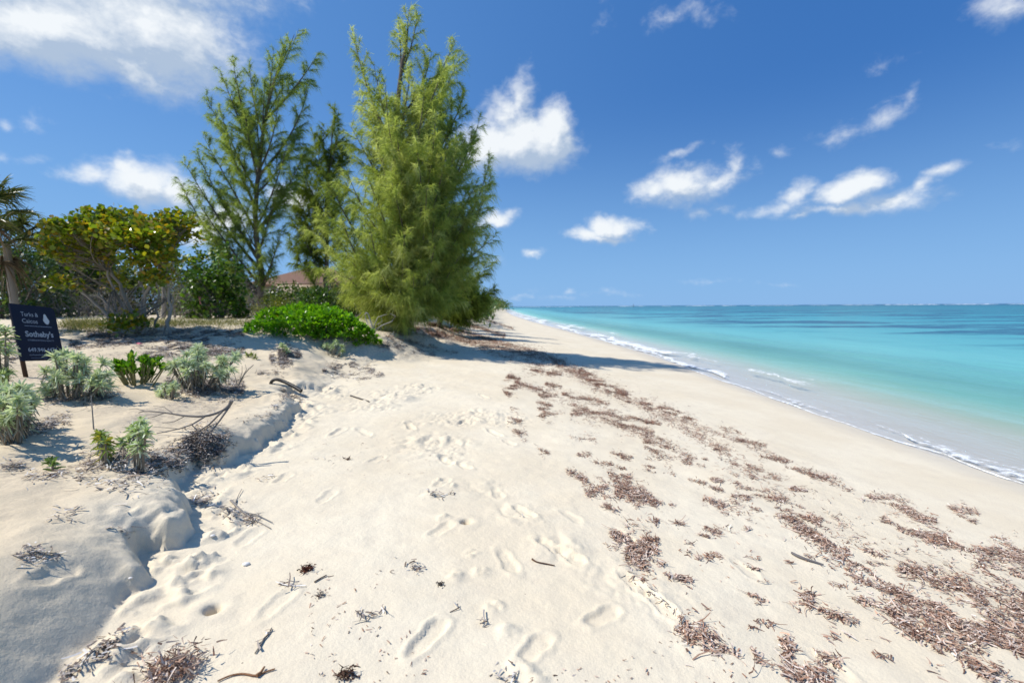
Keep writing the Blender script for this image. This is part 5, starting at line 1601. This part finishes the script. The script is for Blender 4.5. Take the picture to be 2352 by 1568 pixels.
# the dead branch lying over the dune
db = GF([455], [1000])[0][1]
B0 = at(532, 920, db + .1)
main = [B0, at(528, 930, db + .1), at(510, 945, db + .05), at(470, 957, db), at(425, 955, db), at(380, 947, db + .05), at(330, 943, db + .1), at(318, 948, db + .1)]
S = [([at(470, 957, db), at(440, 975, db - .05), at(410, 985, db - .1), at(360, 995, db - .15)], .008), ([at(528, 932, db + .1), at(505, 965, db), at(490, 985, db - .05), at(478, 1010, db - .1)], .010), ([at(510, 945, db), at(480, 975, db - .05), at(440, 1000, db - .1), at(400, 1012, db - .1)], .009),
     ([at(425, 955, db), at(400, 968, db), at(372, 972, db)], .005), ([at(380, 947, db), at(350, 958, db), at(318, 962, db)], .005), ([at(440, 975, db - .05), at(455, 990, db - .05), at(470, 1000, db - .1)], .005), ([at(330, 943, db + .1), at(312, 938, db + .1), at(296, 940, db + .1)], .004),
     ([at(410, 985, db - .1), at(385, 982, db - .1), at(350, 980, db - .1)], .004), ([at(500, 970, db), at(470, 985, db), at(430, 985, db - .05)], .005), ([at(490, 985, db - .05), at(465, 1000, db - .1), at(445, 1018, db - .1)], .006), ([at(400, 951, db), at(378, 935, db + .1), at(352, 932, db + .1)], .004)]
stick('dead_branch', 'dead grey forked branch lying across the dune above the weed heap', 'branch', main, [.019, .013, .011, .009, .006, .003], (0.20, 0.18, 0.16), M_dry, None, S)

dt = GF([215], [985])[0]
stick('upright_stick', 'thin grey stick standing up in the dune sand', 'stick', [dt - np.array([0, 0, .05]), at(213, 955, dt[1]), at(209, 908, dt[1])], [.006, .005, .004], (0.30, 0.28, 0.25))

# grey driftwood beside the glossy mound
gd = G([800], [755])[0][1]
stick('driftwood', 'pale bare twisted twigs rising behind the glossy green mound', 'driftwood', [at(806, 752, gd), at(805, 738, gd), at(795, 725, gd), at(785, 712, gd)], [.02, .014, .008], (0.36, 0.34, 0.31), M_dry, None,
      [([at(805, 740, gd), at(818, 728, gd), at(830, 718, gd)], .012), ([at(806, 745, gd), at(822, 738, gd), at(842, 716, gd)], .010), ([at(804, 736, gd), at(800, 722, gd), at(790, 705, gd)], .008), ([at(806, 750, gd), at(796, 738, gd), at(776, 728, gd)], .010), ([at(816, 728, gd), at(820, 712, gd), at(816, 700, gd)], .006)])
gd = G([860], [770])[0][1]
stick('driftwood', 'pale looping driftwood roots at the foot of the broad casuarina', 'driftwood', [at(858, 770, gd), at(856, 752, gd), at(850, 735, gd), at(846, 720, gd), at(840, 717, gd), at(838, 728, gd), at(846, 745, gd)], [.022, .018, .014, .012], (0.38, 0.36, 0.33), M_dry, None,
      [([at(858, 765, gd), at(860, 745, gd), at(868, 728, gd), at(888, 722, gd)], .016), ([at(859, 762, gd), at(875, 748, gd), at(900, 738, gd), at(908, 726, gd), at(896, 720, gd)], .015), ([at(857, 758, gd), at(840, 752, gd), at(822, 750, gd)], .012), ([at(866, 745, gd), at(878, 738, gd), at(874, 724, gd)], .010)])
gd = G([895], [790])[0][1]
stick('driftwood', 'short pale twig standing on the sand past the glossy mound', 'driftwood', [at(888, 790, gd), at(892, 778, gd), at(902, 768, gd), at(905, 760, gd)], [.014, .01, .006], (0.36, 0.34, 0.31), M_dry, None, [([at(892, 778, gd), at(884, 770, gd), at(880, 764, gd)], .007)])
gd = G([548], [888])[0][1]
stick('dry_twigs', 'fan of dry grey twigs beside the widest sea lavender', 'twigs', [at(545, 890, gd), at(555, 868, gd), at(568, 850, gd), at(582, 838, gd)], [.012, .009, .005], (0.28, 0.26, 0.23), M_dry, None,
      [([at(547, 886, gd), at(560, 866, gd), at(574, 862, gd)], .006), ([at(550, 878, gd), at(556, 855, gd), at(556, 840, gd)], .006), ([at(546, 888, gd), at(540, 865, gd), at(536, 848, gd)], .006), ([at(556, 866, gd), at(566, 848, gd), at(563, 836, gd)], .005)])


def ground_line(pts, lift=0.006):
    q = GF([p[0] for p in pts], [p[1] for p in pts])
    q[:, 2] += lift
    return q


stick('twig', 'grey forked twig lying below the dune edge, pointing to the sea', 'twig', ground_line([(530, 1150), (560, 1180), (585, 1195), (622, 1215)]), [.008, .006, .003], (0.26, 0.24, 0.22), M_dry, None, [(ground_line([(560, 1180), (590, 1185), (626, 1203)], .012), .005), (ground_line([(540, 1160), (548, 1140), (556, 1125)], .012), .004)])
stick('twig', 'thin brown twig with a knob lying between the footprints', 'twig', ground_line([(1222, 1285), (1232, 1292), (1255, 1296), (1274, 1300)]), [.006, .004, .004, .003], (0.13, 0.08, 0.055))
stick('twig', 'dark kinked twig lying on the sand near the bottom of the photo', 'twig', ground_line([(586, 1502), (600, 1482), (606, 1468), (618, 1458), (624, 1444)]), [.003, .004, .0025], (0.20, 0.18, 0.16))
stick('seaweed_stalk', 'long curled rust-brown weed stalk at the bottom of the photo', 'seaweed', ground_line([(500, 1566), (530, 1552), (560, 1548), (590, 1556), (608, 1545), (632, 1538)]), [.003, .004, .003], (0.24, 0.12, 0.06), M_weed, None, [(ground_line([(590, 1556), (600, 1548), (608, 1535)], .01), .008)])
stick('driftwood', 'dark weathered piece of driftwood half buried in the wrack', 'driftwood', ground_line([(1818, 1272), (1832, 1280), (1850, 1287), (1880, 1296), (1892, 1300)], .012), [.008, .011, .007, .004], (0.14, 0.13, 0.13))
stick('twig', 'dark straight stick lying below the small second dune step', 'twig', ground_line([(805, 910), (830, 918), (848, 924)], .012), [.012, .012, .01], (0.09, 0.08, 0.07))
stick('twig', 'short brown twig beside the rust-brown weed clump', 'twig', ground_line([(722, 1338), (735, 1330), (750, 1322)]), [.004, .004, .003], (0.18, 0.14, 0.11))

# shells
for label, px, py, r in (('white shell on the smooth sand, the larger one', 565, 1297, .016), ('tiny white shell on the rim of the dune edge', 299, 1328, .008), ('small white shell just below the dune edge', 488, 1231, .012)):
    c = GF([px], [py])[0]
    mb = MB()
    n, m = 9, 12
    th, ph = np.linspace(0.05, math.pi - 0.05, n), np.arange(m) * 2 * math.pi / m
    rib = 1 + 0.10 * np.cos(ph * 6)
    V = np.stack([np.outer(np.sin(th), np.cos(ph) * rib) * 1.3, np.outer(np.sin(th), np.sin(ph) * rib), np.outer(np.cos(th), np.ones(m)) * 0.6], -1) * r
    V[..., 0] *= 1 + 0.35 * V[..., 1] / r
    I = np.arange(n - 1)[:, None] * m + np.arange(m)[None]
    J = np.arange(n - 1)[:, None] * m + (np.arange(m)[None] + 1) % m
    mb.add(V.reshape(-1, 3) + c + np.array([0, 0, r * .35]), np.stack([I, I + m, J + m, J], -1).reshape(-1, 4), (0.78, 0.75, 0.70))
    simple('shell', mb, M_plain, label, 'shell', c, None, True)


def tape(name, label, cat, a, b, w_, col):
    mb = MB()
    t = np.linspace(0, 1, 9)[:, None]
    q = np.asarray(a) * (1 - t) + np.asarray(b) * t + np.c_[np.sin(t * 5) * w_ * .6, np.cos(t * 7) * w_ * .5, 0 * t]
    s = np.c_[np.cos(t * 3), np.sin(t * 3) * .6, 0 * t + .2] * w_ / 2
    V = np.stack([q - s, q + s], 1).reshape(-1, 3)
    i = np.arange(8) * 2
    mb.add(V, np.stack([i, i + 1, i + 3, i + 2], -1), col)
    o = simple(name, mb, M_plain, label, cat, a)
    so = o.modifiers.new('thickness', 'SOLIDIFY')
    so.thickness = 0.004
    return o


gd = 16.0
tape('flagging_tape', 'short pink marker ribbon hanging on the grey thicket', 'ribbon', at(455, 680, gd), at(462, 698, gd), .09, (0.62, 0.22, 0.25))
c = G([320], [793])[0]
tape('plastic_scrap', 'small pink plastic scrap lying on the dune litter', 'litter', c + np.array([-.06, 0, .04]), c + np.array([.07, .02, .03]), .06, (0.75, 0.12, 0.22))

# ------------------------------------------------------------------ the sign
sb = np.array([-6.62, 6.0])
sx_ = np.array([0.26, 0.965, 0.0]); sx_ /= np.linalg.norm(sx_)       # along the panel's width
lean = math.radians(7)
up0 = np.array([0, 0, 1.0])
ax_u = sx_ * math.cos(lean) - up0 * math.sin(lean)
ax_v = up0 * math.cos(lean) + sx_ * math.sin(lean) * -1.0
ax_v = unit(np.array(ax_v)[None])[0]
ax_u = unit((sx_ * math.cos(lean) - up0 * math.sin(lean) * 0.35)[None])[0]
ax_n = np.cross(ax_u, ax_v)
TLp = at(21, 696, 6.0)
BLp = at(49, 829, 5.98)
TRp = at(124, 707, 6.62)
ax_u = TRp - TLp
PW = np.linalg.norm(ax_u); ax_u /= PW
ax_v = BLp - TLp
PH = np.linalg.norm(ax_v); ax_v /= PH
ax_n = np.cross(ax_v, ax_u); ax_n /= np.linalg.norm(ax_n)
if ax_n @ (EYE - TLp) < 0:
    ax_n = -ax_n


def sf(V):
    V = np.asarray(V, float)
    return TLp + V[:, :1] * PW * ax_u + V[:, 1:2] * PH * ax_v + V[:, 2:3] * ax_n


gsign = TLp + ax_v * PH + ax_u * PW * .5
gsign[2] = float(full_z(np.array(gsign[0]), np.array(gsign[1])))
sroot = thing('estate_sign', 'leaning navy estate agent sign with white lettering on the dune', 'sign', gsign)
mb = MB()
nc = 7
ang = np.linspace(0, math.pi / 2, nc)
r_ = 0.11
ring = [(0, 0), (1 - r_ * .9, 0)] + [(1 - r_ + r_ * math.sin(a), r_ - r_ * math.cos(a)) for a in ang[1:]] + [(1, .99), (0, 1)]
# rounded top corner: quads fanned in strips from the left edge
rv = ring[1:-2]
outer = np.array([(x, y) for x, y in rv])
left = np.array([(0, y) for x, y in rv])
for zf, flip in ((0.0, 1), (-0.02, -1)):
    V = np.vstack([np.c_[left, np.full(len(left), zf)], np.c_[outer, np.full(len(outer), zf)], [(0, 1, zf), (1, .99, zf)]])
    n = len(left)
    Q = [(k, n + k, n + k + 1, k + 1) for k in range(n - 1)] + [(n - 1, 2 * n - 1, 2 * n + 1, 2 * n)]
    mb.add(sf(V), np.array(Q)[:, ::flip], (0.004, 0.009, 0.032))
edge = np.vstack([[(0, 0)], outer, [(1, .99), (0, 1), (0, 0)]])
for a, b in zip(edge[:-1], edge[1:]):
    mb.add(sf([(*a, 0), (*b, 0), (*b, -.02), (*a, -.02)]), [(0, 1, 2, 3)], (0.02, 0.02, 0.03))
mb.build('panel', M_sign, sroot)
for u in (0.0, 0.80):
    mb = MB()
    b = sf(np.array([(u, 1.0, -.045)]))[0]
    gz_ = float(full_z(np.array(b[0]), np.array(b[1])))
    ext = max((b[2] - gz_) / max(-ax_v[2] * PH, .1), 0) + .3
    mb.box((u + .07, .10 if u < .5 else .2, -.06), (u + .12, 1 + ext, -.022), (0.075, 0.045, 0.03), sf)
    mb.build('post', M_dry, sroot)


def sign_text(txt, u0, u1, v, h, name='lettering', bold=0.0, col=(0.34, 0.39, 0.46)):
    cu = bpy.data.curves.new('t', 'FONT')
    cu.body = txt
    cu.size = 1.0
    cu.offset = bold
    cu.resolution_u = 3
    tmp = bpy.data.objects.new('t', cu)
    C.objects.link(tmp)
    dg = bpy.context.evaluated_depsgraph_get()
    me = bpy.data.meshes.new_from_object(tmp.evaluated_get(dg))
    bpy.data.objects.remove(tmp)
    V = np.zeros(len(me.vertices) * 3)
    me.vertices.foreach_get('co', V)
    V = V.reshape(-1, 3)
    x0, x1 = V[:, 0].min(), V[:, 0].max()
    cap = 0.70
    U = np.c_[u0 + (V[:, 0] - x0) / (x1 - x0) * (u1 - u0), v - V[:, 1] / cap * h, np.full(len(V), .003)]
    Wp = sf(U) - np.array(sroot.location)
    me.vertices.foreach_set('co', Wp.astype(np.float32).ravel())
    me.update()
    a = me.color_attributes.new('tint', 'FLOAT_COLOR', 'POINT')
    a.data.foreach_set('color', np.tile(np.array([*col, 1.0], np.float32), len(me.vertices)))
    me.name = name
    me.materials.clear()
    me.materials.append(M_plain)
    o = bpy.data.objects.new(name, me)
    C.objects.link(o)
    o.parent = sroot
    return o


sign_text('Turks &', .19, .57, .205, .075, bold=.004)
sign_text('Caicos', .19, .53, .325, .075, bold=.004)
sign_text("Sotheby's", .20, .84, .565, .095, bold=.03)
sign_text('INTERNATIONAL REALTY', .23, .83, .645, .028, col=(0.30, 0.36, 0.46))
sign_text('649.946.4474', .19, .86, .835, .070, bold=.02)
sign_text('turksandcaicosSIR.com', .20, .80, .905, .030, col=(0.28, 0.34, 0.44))
mb = MB()
mb.add(sf([(.22, .372, .003), (.84, .372, .003), (.84, .380, .003), (.22, .380, .003)]), [(0, 1, 2, 3)], (0.28, 0.34, 0.44))
mb.build('rule_line', M_plain, sroot)
mb = MB()
mb.add(sf([(.22, .945, .003), (.60, .945, .003), (.60, .953, .003), (.22, .953, .003)]), [(0, 1, 2, 3)], (0.14, 0.18, 0.26))
mb.build('rule_line', M_plain, sroot)
mb = MB()   # the pear-shaped conch emblem
n = 24
tt = np.linspace(0, 2 * math.pi, n, endpoint=False)
rad = np.interp(-np.cos(tt), [-1, -.35, .25, 1], [.62, .55, 1.0, .9])
px_, py_ = .735 + .075 * np.sin(tt) * rad + .012 * -np.cos(tt), .235 - .095 * np.cos(tt)
V = np.vstack([np.c_[px_, py_, np.full(n, .003)], [(.735, .24, .003)]])
k = np.arange(0, n, 2)
mb.add(sf(V), np.stack([np.full(len(k), n), k, (k + 1) % n, (k + 2) % n], -1), (0.52, 0.57, 0.62))
mb.build('emblem', M_plain, sroot)

# ------------------------------------------------------------------ the house behind the trees
hb = np.array([at(700, 700, 46.0)[0], 46.0, 0.0])
hb[2] = float(coarse_z(np.array(hb[0]), np.array(hb[1])))
house = thing('house', 'low house with a brown hipped roof half hidden behind the casuarinas', 'house', hb)
hw_, hd_ = 4.6, 3.6
ev = at(690, 649, 46)[2]
rd = at(690, 612, 48)[2]
mb = MB()
mb.box((hb[0] - hw_, hb[1], hb[2] - .3), (hb[0] + hw_, hb[1] + 2 * hd_, ev), (0.36, 0.30, 0.24))
mb.build('wall', M_plain, house)
mb = MB()
o_ = 0.6
e0 = np.array([(hb[0] - hw_ - o_, hb[1] - o_, ev), (hb[0] + hw_ + o_, hb[1] - o_, ev), (hb[0] + hw_ + o_, hb[1] + 2 * hd_ + o_, ev), (hb[0] - hw_ - o_, hb[1] + 2 * hd_ + o_, ev)])
r0_, r1_ = np.array([hb[0] - 1.1, hb[1] + hd_, rd]), np.array([hb[0] + 1.1, hb[1] + hd_, rd])
RC = (0.20, 0.115, 0.08)
mb.add([e0[0], e0[1], r1_, r0_], [(0, 1, 2, 3)], RC)
mb.add([e0[2], e0[3], r0_, r1_], [(0, 1, 2, 3)], RC)
mb.add([e0[3], e0[0], r0_, (r0_ + e0[3]) / 2], [(0, 1, 2, 3)], RC)
mb.add([e0[1], e0[2], (e0[2] + r1_) / 2, r1_], [(0, 1, 2, 3)], RC)
mb.box((e0[0][0], e0[0][1], ev - .22), (e0[1][0], e0[2][1], ev - .01), (0.30, 0.2, 0.15))
mb.build('roof', M_roof, house)
for dx in (-2.8, 0.2, 2.8):
    mb = MB()
    mb.box((hb[0] + dx - .6, hb[1] - .04, ev - 1.9), (hb[0] + dx + .6, hb[1] + .02, ev - .7), (0.04, 0.05, 0.06))
    wn_ = mb.build('window', M_sign, house)
    mb = MB()
    for x0, x1, z0, z1 in ((-.68, .68, -.7, -.62), (-.68, .68, -1.98, -1.9), (-.68, -.6, -1.9, -.7), (.6, .68, -1.9, -.7), (-.03, .03, -1.9, -.7)):
        mb.box((hb[0] + dx + x0, hb[1] - .08, ev + z0), (hb[0] + dx + x1, hb[1] - .045, ev + z1), (0.75, 0.75, 0.72))
    fr = mb.build('frame', M_plain, None)
    for v in fr.data.vertices:
        v.co = v.co - Vector(house.location)
    fr.parent = wn_

# the dark marker out on the water
mk = at(1455, 702, 900.0)
mk = np.array([mk[0], mk[1], 0.0])
mb = MB()
mb.tube([mk + np.array([0, 0, z]) for z in (-.5, .4, .8, 1.2)], [1.0, 1.3, 1.1, .3], 10, (0.03, 0.035, 0.04))
mb.tube([mk + np.array([0, 0, z]) for z in (1.0, 2.2, 3.6)], [.28, .26, .24], 8, (0.03, 0.035, 0.04))
mb.tube([mk + np.array([0, 0, z]) for z in (3.2, 3.6, 4.2, 4.6)], [.3, .8, .8, .2], 8, (0.03, 0.035, 0.04))
simple('marker_buoy', mb, M_plain, 'tiny dark marker far out on the water near the horizon', 'buoy', mk)
